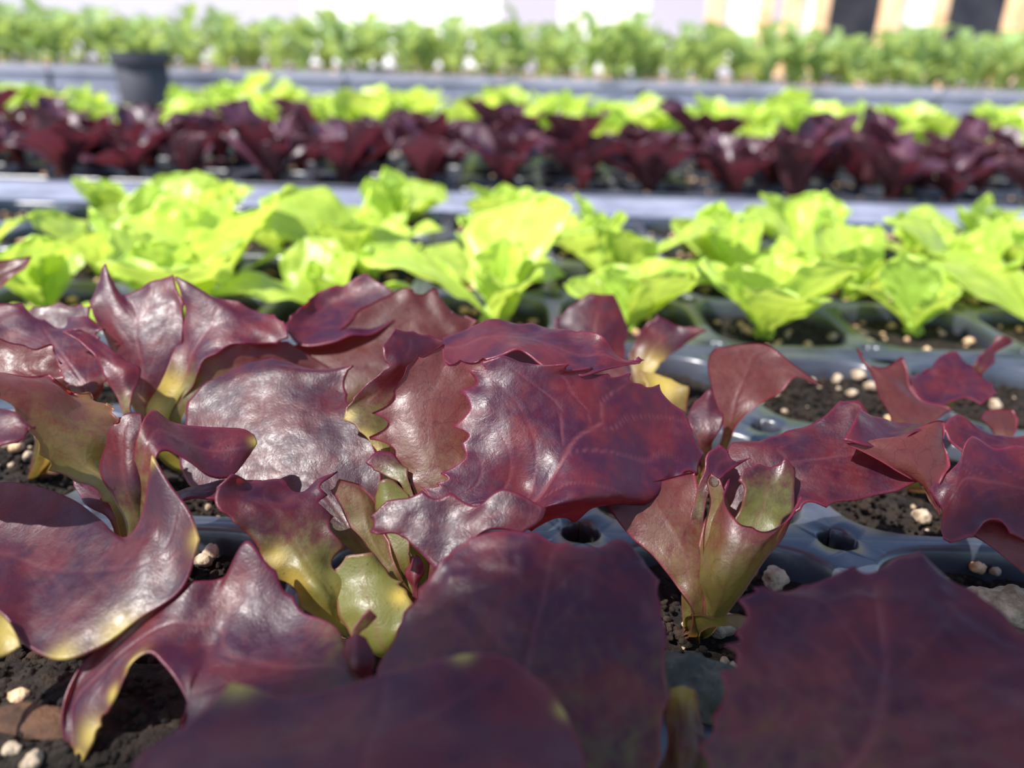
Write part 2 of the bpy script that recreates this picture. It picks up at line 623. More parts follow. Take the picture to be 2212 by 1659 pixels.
for k, (xl, nm) in enumerate(((X0 - 16 * P, 'left'), (X0 - 5.8 * P, 'middle'), (X0 + 4.4 * P, 'right'))):
    tray(xl, Y_G2, 10, 4, 'black plug tray under the farther lime green lettuces, ' + nm + ' one of three',
         'soil under the farther lime green lettuces, ' + nm + ' tray', 'pale grit in the farther lime lettuce tray, ' + nm + ' one of three', 6 + k, 0, 8)

# ------------------------------------------------------------------ foreground leaves
def catmull(pts, n, closed=False):
    """n samples along a centripetal-ish Catmull-Rom spline, by chord length"""
    p = np.asarray(pts, dtype=float)
    k = len(p)
    if k == 1:
        return np.repeat(p, n, 0)
    if k == 2:
        t = np.linspace(0, 1, n)[:, None]
        return p[0] * (1 - t) + p[1] * t
    d = np.sqrt(np.maximum(np.linalg.norm(np.diff(p, axis=0), axis=1), 1e-4))
    s = np.concatenate([[0], np.cumsum(d)])
    s /= s[-1]
    m = np.zeros_like(p)
    for i in range(k):
        if i == 0:
            m[i] = (p[1] - p[0]) / (s[1] - s[0])
        elif i == k - 1:
            m[i] = (p[-1] - p[-2]) / (s[-1] - s[-2])
        else:
            a, b = s[i] - s[i - 1], s[i + 1] - s[i]
            m[i] = ((p[i] - p[i - 1]) / a * b + (p[i + 1] - p[i]) / b * a) / (a + b)
    t = np.linspace(0, 1, n)
    j = np.clip(np.searchsorted(s, t, side='right') - 1, 0, k - 2)
    hh = (s[j + 1] - s[j])
    u = ((t - s[j]) / hh)[:, None]
    hh = hh[:, None]
    return ((2 * u ** 3 - 3 * u ** 2 + 1) * p[j] + (u ** 3 - 2 * u ** 2 + u) * hh * m[j]
            + (-2 * u ** 3 + 3 * u ** 2) * p[j + 1] + (u ** 3 - u ** 2) * hh * m[j + 1])


ZMIN = []


def hero_leaf(plant, crown, rows, g=(0,), under=False, stalk=True, teeth=0.10, tooth_gap=0.34, bump=0.035, ruff=0.05,
              yel=(), vein=1.0, base_margin=False, seed=None, mat=None, res=0.055, lab=None, stalk_w=0.34, groove=0.018, pocket=()):
    """one lettuce leaf lofted through cross rows from base to tip; rows hold (photo x, photo y, distance)"""
    seed = seed if seed is not None else len(ZMIN) + 3
    teeth *= 1.45
    R = [[np.array(at(*q)) for q in r] for r in rows]
    gl = list(g) + [g[-1]] * (len(R) - len(g))
    if stalk:
        c = np.array(crown, dtype=float)
        mid0 = np.mean(R[0], axis=0)
        side = R[0][-1] - R[0][0]
        wd = np.linalg.norm(side)
        side = side / max(wd, 1e-6)
        dist = np.linalg.norm(mid0 - c)
        pre = []
        pre.append([c - side * stalk_w * .5, c + np.array([0, 0, -.03]), c + side * stalk_w * .5])
        if dist > 0.7:
            fwd = (np.mean(R[1], axis=0) - mid0)
            fwd /= max(np.linalg.norm(fwd), 1e-6)
            m1 = c * 0.5 + (mid0 - fwd * min(0.5, dist * .35)) * 0.5
            w1 = min(max(stalk_w, wd * 0.45), 0.9)
            pre.append([m1 - side * w1 * .5, m1 + np.array([0, 0, -.05]), m1 + side * w1 * .5])
        R = pre + R
        gl = [max(0.6, gl[0])] * len(pre) + gl
    nrow = len(R)
    lens_u = max(sum(np.linalg.norm(np.diff(np.array(r), axis=0), axis=1)) if len(r) > 1 else 0 for r in R)
    nv = int(min(max(lens_u / res, 14), 96))
    A = np.array([catmull(r, nv) for r in R])          # rows x nv x 3
    mids = A[:, nv // 2]
    len_v = np.sum(np.linalg.norm(np.diff(mids, axis=0), axis=1))
    nu = int(min(max(len_v / res, 16), 124))
    # a common chord parameter for all columns keeps the rows straight
    d = np.sqrt(np.maximum(np.mean(np.linalg.norm(np.diff(A, axis=0), axis=2), axis=1), 1e-4))
    s = np.concatenate([[0], np.cumsum(d)])
    s /= s[-1]
    G = np.zeros((nu, nv, 3))
    t = np.linspace(0, 1, nu)
    j = np.clip(np.searchsorted(s, t, side='right') - 1, 0, nrow - 2)
    m = np.zeros_like(A)
    for i in range(nrow):
        if i == 0:
            m[i] = (A[1] - A[0]) / (s[1] - s[0])
        elif i == nrow - 1:
            m[i] = (A[-1] - A[-2]) / (s[-1] - s[-2])
        else:
            a, b = s[i] - s[i - 1], s[i + 1] - s[i]
            m[i] = ((A[i] - A[i - 1]) / a * b + (A[i + 1] - A[i]) / b * a) / (a + b)
    hh = (s[j + 1] - s[j])[:, None, None]
    u = ((t - s[j])[:, None, None]) / hh
    G = ((2 * u ** 3 - 3 * u ** 2 + 1) * A[j] + (u ** 3 - 2 * u ** 2 + u) * hh * m[j]
         + (-2 * u ** 3 + 3 * u ** 2) * A[j + 1] + (u ** 3 - u ** 2) * hh * m[j + 1])
    # keep the original control rows' greenness
    gs = np.interp(t, s, gl)

    def normals(G):
        du = np.gradient(G, axis=0)
        dv = np.gradient(G, axis=1)
        n = np.cross(du, dv)
        return n / np.maximum(np.linalg.norm(n, axis=2, keepdims=True), 1e-9)

    n = normals(G)
    c0, c1 = int(nu * 0.3), nu
    view = np.array(CAM) - G
    facing = np.sum(np.sum(n[c0:c1] * view[c0:c1], axis=2))
    flip = (facing < 0) != under              # upper side gets the outward normal
    if flip:
        n = -n
    # distances (cm) to the margins
    dl = np.concatenate([np.zeros((nu, 1)), np.cumsum(np.linalg.norm(np.diff(G, axis=1), axis=2), axis=1)], 1)
    wid = dl[:, -1:]
    dr = wid - dl
    dt = np.concatenate([np.zeros((1, nv)), np.cumsum(np.linalg.norm(np.diff(G[::-1], axis=0), axis=2), axis=0)], 0)[::-1]
    db = np.concatenate([np.zeros((1, nv)), np.cumsum(np.linalg.norm(np.diff(G, axis=0), axis=2), axis=0)], 0)
    dm = np.minimum(np.minimum(dl, dr), dt)
    if base_margin:
        dm = np.minimum(dm, db)
    # teeth along the margin
    rs = random.Random(seed * 31 + 5)
    if teeth > 0:
        def spikes(L, n_):
            x = np.linspace(0, L, n_)
            ps = [-rs.uniform(0, 1.5 * tooth_gap)]
            while ps[-1] < L:
                ps.append(ps[-1] + tooth_gap * rs.uniform(0.6, 2.6))
            am = [teeth * rs.choice([0.4, 0.7, 1.0, 1.5, 2.0]) for _ in ps]
            y = np.zeros(n_)
            for k_ in range(len(ps) - 1):
                m_ = (x >= ps[k_]) & (x < ps[k_ + 1])
                q = (x[m_] - ps[k_]) / (ps[k_ + 1] - ps[k_])
                sc = min(1, (ps[k_ + 1] - ps[k_]) / .35)
                pw = rs.uniform(2.5, 4.5)
                y[m_] = sc * np.maximum(am[k_] * (1 - q) ** pw, am[k_ + 1] * q ** pw)
            return y - teeth * 0.25
        inset = 0.30
        sidev = G[:, -1] - G[:, 0]
        fall = lambda dd: np.clip(1 - dd / inset, 0, 1) ** 1.5
        tl = spikes(len_v, nu) * np.clip((t - 0.22) * 5, 0, 1)
        trr = spikes(len_v, nu) * np.clip((t - 0.22) * 5, 0, 1)
        k = min(4, nv // 3)
        ol = G[:, 0] - G[:, k]; ol /= np.maximum(np.linalg.norm(ol, axis=1, keepdims=True), 1e-6)
        orr = G[:, -1] - G[:, -1 - k]; orr /= np.maximum(np.linalg.norm(orr, axis=1, keepdims=True), 1e-6)
        ot = G[-1] - G[-1 - k]; ot /= np.maximum(np.linalg.norm(ot, axis=1, keepdims=True), 1e-6)
        tt = spikes(max(wid[-1, 0], .3), nv)
        wl_ = np.clip(wid / 1.2, 0, 1)
        G = G + ol[:, None] * (tl[:, None] * fall(dl) * wl_)[..., None] + orr[:, None] * (trr[:, None] * fall(dr) * wl_)[..., None]
        G = G + ot[None] * (tt[None] * fall(dt))[..., None]
    # veins: midrib and curving laterals
    uu = (dl / np.maximum(wid, 1e-6)) * 2 - 1
    vv_ = np.repeat(t[:, None], nv, 1)
    wob = vnoise(np.stack([uu.ravel() * 2.2, vv_.ravel() * 3, np.full(uu.size, seed * 1.7)], 1), seed).reshape(uu.shape)
    uw = uu + 0.10 * wob
    half = np.maximum(wid / 2, 0.05)
    vein_f = np.exp(-((uw * half) / (0.06 * (1.15 - 0.8 * vv_))) ** 2)
    nlat = 5
    for kk in range(nlat):
        for sg in (-1, 1):
            v0 = 0.22 + 0.13 * kk + rs.uniform(-.03, .03)
            sl = rs.uniform(0.22, 0.38)
            x = uw * sg
            dd = (vv_ - v0 - sl * np.clip(x, 0, 1) ** 0.8 + 0.03 * wob) * len_v
            vein_f = np.maximum(vein_f, np.exp(-(dd / 0.032) ** 2) * np.clip(x * 8, 0, 1) * np.clip(1.15 - x, 0, 1) * 0.8)
    vein_f = vein_f * vein * np.clip(dm / 0.25, 0, 1)
    # relief
    flat = G.reshape(-1, 3)
    inner = np.clip(dm / 0.35, 0, 1)
    hmap = 0.5 * bump * (vnoise(flat * 1.7 + seed, seed) * 0.9 + vnoise(flat * 4.1 + seed * 2, seed + 1) * 0.35 + vnoise(flat * 9 + 3, seed + 2) * 0.18).reshape(nu, nv)
    hmap = hmap * (0.25 + 0.75 * inner) - groove * vein_f
    em = np.clip(1 - dm / 0.55, 0, 1) ** 1.5
    phase = (vnoise(flat * 1.3 + 20 + seed, seed + 3) + 0.6 * vnoise(flat * 2.9 + 40, seed + 4)).reshape(nu, nv)
    hmap = hmap + ruff * 2.3 * em * phase * np.clip((vv_ - .15) * 4, 0, 1)
    for (px, py, Y, r, dep) in pocket:
        c = np.array(at(px, py, Y))
        dd = np.linalg.norm(G - c, axis=2)
        hmap = hmap - dep * np.exp(-(dd / r) ** 2)
    G = G + n * hmap[..., None]
    # attributes
    edge = np.exp(-(dm / 0.07) ** 1.2)
    grn = np.repeat(gs[:, None], nv, 1)
    yv = np.zeros((nu, nv))
    for (px, py, Y, r) in yel:
        c = np.array(at(px, py, Y))
        yv = np.maximum(yv, np.exp(-(np.linalg.norm(G - c, axis=2) / r) ** 2))
    c = np.array(crown, dtype=float)
    ZMIN.append((round(float(G[..., 2].min()), 2), plant.name))
    verts = (G - c).reshape(-1, 3)
    faces = []
    for i in range(nu - 1):
        b = i * nv
        for q in range(nv - 1):
            faces.append((b + q, b + nv + q, b + nv + q + 1, b + q + 1))
    if flip:
        faces = [f[::-1] for f in faces]
    me = make_mesh('leaf', verts, faces, True, mat or M_RED)
    for nm, arr in (('edge', edge), ('grn', grn), ('vein', vein_f), ('yel', yv)):
        a = me.attributes.new(nm, 'FLOAT', 'POINT')
        a.data.foreach_set('value', np.clip(arr, 0, 1).astype(np.float32).ravel())
    o = mesh_obj('leaf', me, None, plant)
    so = o.modifiers.new('margin', 'SOLIDIFY')
    so.thickness = 0.00035
    so.offset = -1
    so.use_rim_only = True
    if lab:
        o['label'] = lab
    return o


def hero_plant(i, j, label, dx=0, dy=0):
    x, y = cell_xy(i, j)
    c = (x + dx, y + dy, SOIL_Z + 0.1)
    o = empty('red_lettuce', c)
    tag(o, label, 'lettuce', 'red lettuces in the nearest tray')
    return o, c


# -- plant nearest the camera, bottom middle
pl, c = hero_plant(-1, -1, 'red lettuce at the bottom middle, its blurred violet leaf nearest the camera', 0.2, -0.7)
hero_leaf(pl, c, [[(560, 2050, 4.6), (800, 2080, 4.4), (1030, 2050, 4.5)],
                  [(300, 1760, 5.3), (620, 1800, 4.9), (940, 1800, 4.9), (1290, 1800, 5.2)],
                  [(300, 1640, 6.0), (600, 1640, 5.7), (920, 1640, 5.6), (1272, 1650, 6.0)],
                  [(420, 1550, 6.4), (640, 1560, 6.3), (930, 1520, 6.35), (1235, 1555, 6.5)],
                  [(500, 1475, 6.9), (660, 1500, 6.7), (900, 1440, 6.9), (1080, 1412, 7.0), (1180, 1470, 6.9)]],
          g=(.6, .1, 0), teeth=0.0, ruff=0.02, bump=0.03, yel=[(520, 1470, 6.9, .22), (1000, 1412, 7.0, .12), (1220, 1530, 6.6, .10)], vein=0.6, seed=11)
hero_leaf(pl, c, [[(900, 1760, 6.4), (1120, 1790, 6.2), (1380, 1760, 6.4)],
                  [(830, 1560, 7.3), (1130, 1590, 6.9), (1425, 1600, 7.2)],
                  [(812, 1440, 8.0), (1120, 1440, 7.7), (1440, 1440, 7.9)],
                  [(890, 1310, 8.7), (1150, 1310, 8.5), (1428, 1340, 8.5)],
                  [(950, 1215, 9.2), (1150, 1215, 9.1), (1300, 1230, 9.0), (1415, 1245, 9.0)],
                  [(1010, 1165, 9.5), (1080, 1146, 9.6), (1180, 1165, 9.5), (1280, 1186, 9.4), (1345, 1164, 9.5), (1390, 1200, 9.3)]],
          g=(.5, .3, .24, .18, .1, .03), teeth=0.03, bump=0.15, vein=0.5, seed=12)
hero_leaf(pl, c, [[(740, 1375, 8.8), (755, 1430, 8.3), (780, 1520, 7.5)],
                  [(644, 1314, 9.3), (610, 1380, 8.9), (590, 1460, 8.3), (560, 1540, 7.6)],
                  [(590, 1240, 9.7), (540, 1330, 9.2), (480, 1420, 8.6), (420, 1500, 8.1), (395, 1590, 7.7)],
                  [(535, 1172, 10.0), (500, 1300, 9.4), (450, 1400, 8.8), (414, 1462, 8.3), (405, 1520, 8.0)],
                  [(480, 1255, 9.7), (430, 1330, 9.2), (390, 1390, 8.8), (340, 1418, 8.5)],
                  [(414, 1259, 9.6), (370, 1340, 9.1), (340, 1385, 8.8), (294, 1422, 8.5)],
                  [(280, 1354, 9.2), (250, 1400, 8.9), (235, 1450, 8.6), (240, 1520, 8.2)],
                  [(167, 1449, 8.7), (155, 1500, 8.5), (180, 1540, 8.2), (212, 1560, 8.1)],
                  [(133, 1550, 8.2), (145, 1580, 8.1), (165, 1600, 8.0), (198, 1605, 7.9)],
                  [(143, 1632, 7.9), (155, 1640, 7.9), (165, 1645, 7.8), (178, 1645, 7.8)]],
          g=(.35, .1, 0), teeth=0.03, bump=0.04, ruff=0.02, yel=[(290, 1430, 8.5, .16), (205, 1590, 8.0, .22), (165, 1640, 7.8, .16), (250, 1500, 8.3, .12)], seed=13, vein=0.6)
hero_leaf(pl, c, [[(748, 1490, 8.0), (800, 1490, 8.0)], [(733, 1430, 8.3), (770, 1425, 8.2), (806, 1430, 8.3)], [(752, 1384, 8.6), (770, 1376, 8.6), (788, 1384, 8.6)]],
          teeth=0, g=(.2, 0), seed=14, vein=.3)
hero_leaf(pl, c, [[(762, 1366, 8.9), (776, 1372, 8.9)], [(772, 1345, 9.0), (796, 1355, 9.0)], [(798, 1318, 9.1), (816, 1334, 9.1)]],
          teeth=0, g=(.6, .5, .3), seed=15, stalk=True, vein=.2, stalk_w=.1)

# -- bottom right
pl, c = hero_plant(0, -1, 'red lettuce at the bottom right, its broad dim leaf filling the corner', -1.0, -0.5)
hero_leaf(pl, c, [[(1500, 1880, 5.3), (1650, 1900, 5.0), (1850, 1950, 4.9)],
                  [(1530, 1680, 6.3), (1750, 1720, 5.8), (2050, 1800, 5.3)],
                  [(1545, 1560, 7.0), (1740, 1580, 6.6), (2000, 1640, 6.0), (2300, 1690, 5.6)],
                  [(1580, 1440, 7.6), (1780, 1470, 7.2), (2020, 1520, 6.7), (2330, 1580, 6.2)],
                  [(1600, 1370, 8.0), (1800, 1390, 7.7), (2050, 1420, 7.3), (2300, 1480, 6.9)],
                  [(1626, 1285, 8.5), (1800, 1300, 8.3), (2030, 1320, 7.9), (2230, 1405, 7.4)],
                  [(1645, 1266, 8.6), (1705, 1268, 8.6), (1790, 1245, 8.7), (1892, 1237, 8.7), (1945, 1197, 8.9), (1985, 1201, 8.8), (2083, 1268, 8.3), (2150, 1330, 7.9)]],
          g=(.4, .3, .25, .2, .15, .06, 0), teeth=0.09, bump=0.15, seed=21, vein=1.0)
hero_leaf(pl, c, [[(1420, 1720, 7.1), (1530, 1720, 7.0)], [(1425, 1620, 7.6), (1470, 1630, 7.3), (1530, 1615, 7.5)], [(1438, 1540, 8.0), (1475, 1560, 7.8), (1515, 1540, 8.0)], [(1450, 1485, 8.2), (1478, 1480, 8.2), (1500, 1500, 8.1)]],
          teeth=0.05, g=(.5, .35, .4), seed=22, yel=[(1470, 1490, 8.2, .2)], vein=.3)
hero_leaf(pl, c, [[(1470, 1740, 6.9), (1650, 1740, 6.9)], [(1475, 1650, 7.4), (1540, 1670, 7.1), (1640, 1650, 7.2)], [(1510, 1595, 7.7), (1560, 1620, 7.4), (1625, 1575, 7.6)]],
          teeth=0.05, g=(.9, .7, .3), seed=23, vein=.3)

# -- left plant
pl, c = hero_plant(-2, 0, 'red lettuce at the left with a shiny saddle-shaped leaf and yellow-green upright leaf', 0, 0)
hero_leaf(pl, c, [[(-150, 1080, 11.6), (-150, 1150, 11.0), (-150, 1230, 10.0), (-150, 1260, 9.6)],
                  [(0, 1042, 11.7), (10, 1150, 10.9), (10, 1250, 9.9), (5, 1325, 9.2)],
                  [(80, 1050, 11.6), (80, 1165, 10.7), (80, 1290, 9.6), (60, 1395, 8.8)],
                  [(160, 1080, 11.3), (170, 1185, 10.4), (170, 1300, 9.4), (139, 1423, 8.6)],
                  [(215, 1120, 10.9), (240, 1190, 10.2), (240, 1290, 9.4), (223, 1394, 8.8)],
                  [(270, 1160, 10.4), (300, 1190, 10.0), (310, 1250, 9.6), (300, 1337, 9.1)],
                  [(308, 1110, 10.6), (340, 1140, 10.3), (370, 1200, 9.9), (385, 1280, 9.4)],
                  [(326, 984, 11.0), (362, 1040, 10.7), (402, 1095, 10.4), (428, 1165, 9.9)]],
          g=(0, 0), stalk=False, teeth=0.0, ruff=0.01, bump=0.035, yel=[(428, 1155, 9.9, .22), (255, 1365, 8.9, .28), (130, 1420, 8.6, .22), (330, 990, 11.0, .12)], seed=31, vein=.4)
hero_leaf(pl, c, [[(258, 1150, 11.2), (275, 1155, 11.2), (294, 1150, 11.3)],
                  [(215, 1062, 11.3), (245, 1050, 11.4), (264, 1075, 11.5)],
                  [(134, 1022, 11.4), (190, 1000, 11.5), (228, 1005, 11.7)],
                  [(67, 931, 11.4), (150, 935, 11.6), (234, 945, 12.0)],
                  [(0, 854, 11.4), (100, 865, 11.8), (165, 885, 12.2), (240, 905, 12.5)],
                  [(-50, 818, 11.5), (50, 825, 11.9), (124, 828, 12.3), (165, 866, 12.5), (228, 868, 12.7)],
                  [(-40, 800, 12.1), (40, 802, 12.3), (122, 812, 12.5), (150, 856, 12.7), (192, 850, 12.8), (215, 862, 12.8)]],
          g=(1, .9, .75, .5, .3, .15, 0), under=True, teeth=0.10, tooth_gap=.25, bump=0.03, seed=32, vein=.5, yel=[(220, 895, 12.6, .3), (190, 850, 12.7, .2)])
hero_leaf(pl, c, [[(262, 1120, 11.0), (295, 1125, 10.9), (325, 1110, 11.0)],
                  [(235, 1050, 11.2), (280, 1040, 11.0), (325, 1040, 11.2)],
                  [(224, 1000, 11.4), (275, 990, 11.2), (330, 990, 11.4)],
                  [(238, 938, 11.6), (275, 935, 11.5), (312, 930, 11.6)],
                  [(255, 910, 11.7), (280, 895, 11.8), (308, 895, 11.8)]], g=(.6, .2, 0), teeth=0.0, seed=33, vein=.5)
hero_leaf(pl, c, [[(300, 930, 11.4), (318, 965, 11.2), (334, 992, 11.0)],
                  [(330, 885, 11.9), (345, 935, 11.5), (360, 972, 11.2)],
                  [(375, 911, 12.1), (393, 950, 11.7), (412, 998, 11.3)],
                  [(440, 921, 12.3), (450, 970, 11.9), (455, 1030, 11.4)],
                  [(522, 925, 12.5), (520, 965, 12.1), (504, 1026, 11.7)],
                  [(550, 938, 12.5), (556, 957, 12.35), (542, 982, 12.15)]],
          g=(.3, .05, 0), teeth=0.0, ruff=0.01, bump=0.015, yel=[(556, 957, 12.35, .13)], seed=34, vein=.5)
hero_leaf(pl, c, [[(262, 1115, 11.6), (235, 1125, 11.4)], [(215, 1060, 11.9), (190, 1095, 11.6)], [(155, 1034, 12.1), (160, 1050, 12.0)]], teeth=.04, g=(.3, 0), seed=35, vein=.3)
hero_leaf(pl, c, [[(380, 1060, 11.6), (392, 1085, 11.3)], [(460, 1042, 11.8), (470, 1072, 11.4)], [(565, 1035, 12.0), (560, 1062, 11.7)]], teeth=0, g=(.2, 0), seed=36, vein=.4)

# -- plants beyond the left edge
pl, c = hero_plant(-3, 0, 'red lettuce at the left edge, only a small pink leaf tip in view', 0, -0.4)
hero_leaf(pl, c, [[(-200, 900, 11.2), (-200, 1000, 10.6)], [(-90, 880, 11.0), (-90, 940, 10.7), (-90, 990, 10.3)], [(0, 880, 10.9), (0, 925, 10.6), (0, 968, 10.3)], [(40, 893, 10.8), (45, 920, 10.6), (48, 946, 10.4)], [(68, 915, 10.7), (76, 922, 10.6), (70, 930, 10.6)]],
          g=(.3, 0), teeth=.03, bump=.015, seed=37, vein=.5)
pl, c = hero_plant(-2, -1, 'red lettuce at the lower left corner, just a yellow leaf edge in view', -0.2, 0.2)
hero_leaf(pl, c, [[(-150, 1380, 8.2), (-150, 1480, 7.8)], [(-60, 1330, 8.9), (-60, 1420, 8.3)], [(5, 1330, 9.0), (0, 1412, 8.5)], [(42, 1383, 8.7), (40, 1390, 8.65)]],
          g=(.5, .5, .4), yel=[(10, 1370, 8.8, .5)], teeth=0, seed=38, vein=.3)

# -- centre plant
pl, c = hero_plant(-1, 0, 'red lettuce in the centre with a large veined leaf in sharp focus', -0.25, 0)
hero_leaf(pl, c, [[(930, 1185, 10.9), (960, 1200, 10.8), (1000, 1180, 10.6)],
                  [(920, 1080, 11.5), (980, 1110, 11.3), (1070, 1130, 10.8)],
                  [(968, 1040, 11.8), (1040, 1050, 11.7), (1090, 1080, 11.4), (1150, 1104, 11.0), (1145, 1142, 11.35)],
                  [(1010, 985, 12.2), (1090, 980, 12.1), (1170, 1015, 11.8), (1250, 1076, 11.2), (1242, 1122, 11.6)],
                  [(1010, 890, 12.7), (1100, 900, 12.6), (1230, 950, 12.35), (1330, 1068, 11.7), (1322, 1098, 12.1)],
                  [(1035, 812, 13.2), (1130, 845, 13.0), (1280, 895, 12.95), (1390, 985, 12.8), (1415, 1072, 12.2), (1408, 1085, 12.5)],
                  [(1070, 772, 13.4), (1170, 815, 13.2), (1320, 850, 13.4), (1440, 930, 13.4), (1480, 1020, 12.8)],
                  [(1115, 786, 13.4), (1200, 797, 13.3), (1345, 821, 13.7), (1455, 875, 13.8), (1522, 985, 13.3)]],
          g=(.25, .12, .06, .03, 0), teeth=0.13, bump=0.05, seed=41, vein=1.0, ruff=.05, pocket=[(1130, 1035, 11.6, .5, .30)], groove=.025)
hero_leaf(pl, c, [[(1180, 1098, 10.8), (1170, 1122, 10.65), (1130, 1150, 10.5)],
                  [(1090, 1056, 11.0), (1100, 1105, 10.7), (1060, 1143, 10.5)],
                  [(1030, 1092, 10.9), (1020, 1120, 10.7), (1005, 1172, 10.4)],
                  [(965, 1080, 11.0), (970, 1135, 10.7), (955, 1210, 10.3)],
                  [(915, 1070, 11.0), (915, 1125, 10.75), (900, 1190, 10.4)],
                  [(863, 1078, 11.0), (860, 1118, 10.8), (868, 1156, 10.6)],
                  [(800, 1119, 10.8), (810, 1134, 10.75), (825, 1151, 10.6)]],
          g=(.1, .1), teeth=0.12, tooth_gap=.4, bump=0.07, seed=42, vein=.3, stalk=False, base_margin=False)
hero_leaf(pl, c, [[(700, 1140, 12.0), (760, 1150, 12.0), (815, 1130, 12.1)],
                  [(560, 1095, 12.5), (690, 1065, 12.6), (826, 1048, 12.8)],
                  [(405, 1045, 13.1), (620, 985, 13.2), (805, 955, 13.4)],
                  [(396, 925, 14.0), (590, 900, 13.9), (760, 890, 14.0)],
                  [(428, 846, 14.6), (585, 830, 14.5), (742, 840, 14.5)],
                  [(485, 805, 14.9), (600, 795, 14.8), (748, 808, 14.7)],
                  [(535, 778, 15.1), (590, 773, 15.1), (650, 787, 15.0), (705, 794, 15.0), (760, 787, 14.8)]],
          g=(.45, .12, .02, 0), teeth=0.025, bump=0.045, ruff=.03, seed=43, vein=.5)
hero_leaf(pl, c, [[(725, 1362, 10.2), (735, 1368, 10.2), (747, 1362, 10.3)],
                  [(655, 1292, 10.3), (700, 1290, 10.2), (740, 1295, 10.4), (785, 1288, 10.5)],
                  [(609, 1246, 10.4), (660, 1225, 10.5), (722, 1230, 10.7)],
                  [(545, 1165, 10.6), (620, 1160, 10.8), (718, 1165, 11.0)],
                  [(485, 1105, 10.7), (580, 1100, 11.0), (700, 1105, 11.3)],
                  [(463, 1080, 10.8), (550, 1065, 11.2), (610, 1070, 11.4), (678, 1075, 11.5)],
                  [(475, 1053, 11.0), (540, 1030, 11.4), (597, 1030, 11.6), (636, 1056, 11.6), (706, 1032, 11.9)]],
          g=(.9, .9, .75, .4, .18, .05, 0), teeth=0.09, tooth_gap=.4, bump=0.08, ruff=.08, seed=44, vein=.3,
          yel=[(640, 1260, 10.4, .28), (720, 1310, 10.4, .35), (600, 1205, 10.6, .18)])
hero_leaf(pl, c, [[(840, 1240, 11.0), (865, 1245, 11.0)], [(770, 1150, 11.4), (835, 1165, 11.4)], [(715, 1060, 11.9), (745, 1044, 12.0), (775, 1046, 12.0), (815, 1095, 11.9)]],
          g=(1, .7, .4), under=True, teeth=.05, seed=45, vein=.4)
hero_leaf(pl, c, [[(860, 1210, 11.2), (885, 1205, 11.2)], [(812, 1110, 11.7), (850, 1110, 11.6), (893, 1115, 11.6)], [(808, 1075, 11.9), (828, 1037, 12.0), (855, 1046, 12.0), (885, 1068, 11.9)]],
          g=(1, 1, 1), teeth=.03, seed=46, vein=.4)
hero_leaf(pl, c, [[(800, 1415, 9.8), (830, 1400, 9.8), (855, 1370, 9.9)], [(742, 1345, 10.1), (800, 1315, 10.1), (888, 1300, 10.3)], [(720, 1270, 10.5), (780, 1255, 10.5), (850, 1255, 10.6)], [(728, 1228, 10.7), (755, 1200, 10.8), (790, 1200, 10.8), (822, 1232, 10.8)]],
          g=(1, 1, .95, .85), teeth=.08, tooth_gap=.3, bump=.05, seed=47, vein=.5, yel=[(865, 1290, 10.3, .15)])
hero_leaf(pl, c, [[(905, 1090, 12.0), (960, 1085, 12.0), (1020, 1065, 12.1)],
                  [(850, 980, 12.6), (930, 970, 12.6), (1030, 970, 12.8)],
                  [(835, 905, 13.0), (930, 890, 13.1), (1040, 890, 13.3)],
                  [(860, 825, 13.4), (940, 825, 13.5), (1050, 825, 13.6)],
                  [(897, 770, 13.7), (935, 768, 13.8), (985, 791, 13.8), (1045, 776, 13.9)]],
          g=(.5, .3, .15, .05, 0), teeth=0.16, tooth_gap=.3, bump=0.03, seed=48, vein=.35, under=True, ruff=.06)
hero_leaf(pl, c, [[(820, 985, 12.8), (843, 985, 12.8)], [(768, 915, 13.2), (800, 912, 13.3), (848, 925, 13.4)], [(745, 890, 13.5), (790, 870, 13.7), (840, 880, 13.7)],
                  [(787, 837, 13.8), (815, 840, 13.9), (855, 850, 14.0)], [(840, 795, 14.0), (860, 792, 14.1), (885, 800, 14.3)], [(829, 757, 14.2), (880, 752, 14.5), (948, 767, 14.7)], [(836, 738, 14.5), (864, 723, 14.8), (900, 717, 15.0), (957, 730, 15.0)]],
          g=(.7, .6, .45, .25, .05, 0), teeth=.06, seed=49, vein=.3, yel=[(752, 897, 13.4, .12), (785, 945, 13.0, .16), (810, 975, 12.9, .14)])
hero_leaf(pl, c, [[(880, 1090, 11.9), (897, 1086, 11.9)], [(858, 1035, 12.1), (884, 1040, 12.1)], [(815, 1015, 12.3), (872, 1005, 12.3)], [(790, 1001, 12.4), (815, 985, 12.5), (850, 978, 12.6)]],
          g=(1, .8, .5, .1), teeth=.05, seed=50, vein=.3)
hero_leaf(pl, c, [[(890, 1280, 10.8), (900, 1280, 10.8)], [(870, 1240, 11.0), (895, 1245, 10.9), (918, 1235, 11.0)], [(885, 1202, 11.2), (897, 1194, 11.25), (908, 1203, 11.2)]], g=(.3, 0), teeth=0, seed=51, vein=.3)
hero_leaf(pl, c, [[(900, 1300, 10.9), (920, 1290, 10.9)], [(840, 1240, 11.2), (880, 1225, 11.2)], [(815, 1180, 11.5), (845, 1165, 11.5)]], g=(1, 1, .9), teeth=.05, seed=52, vein=.3)

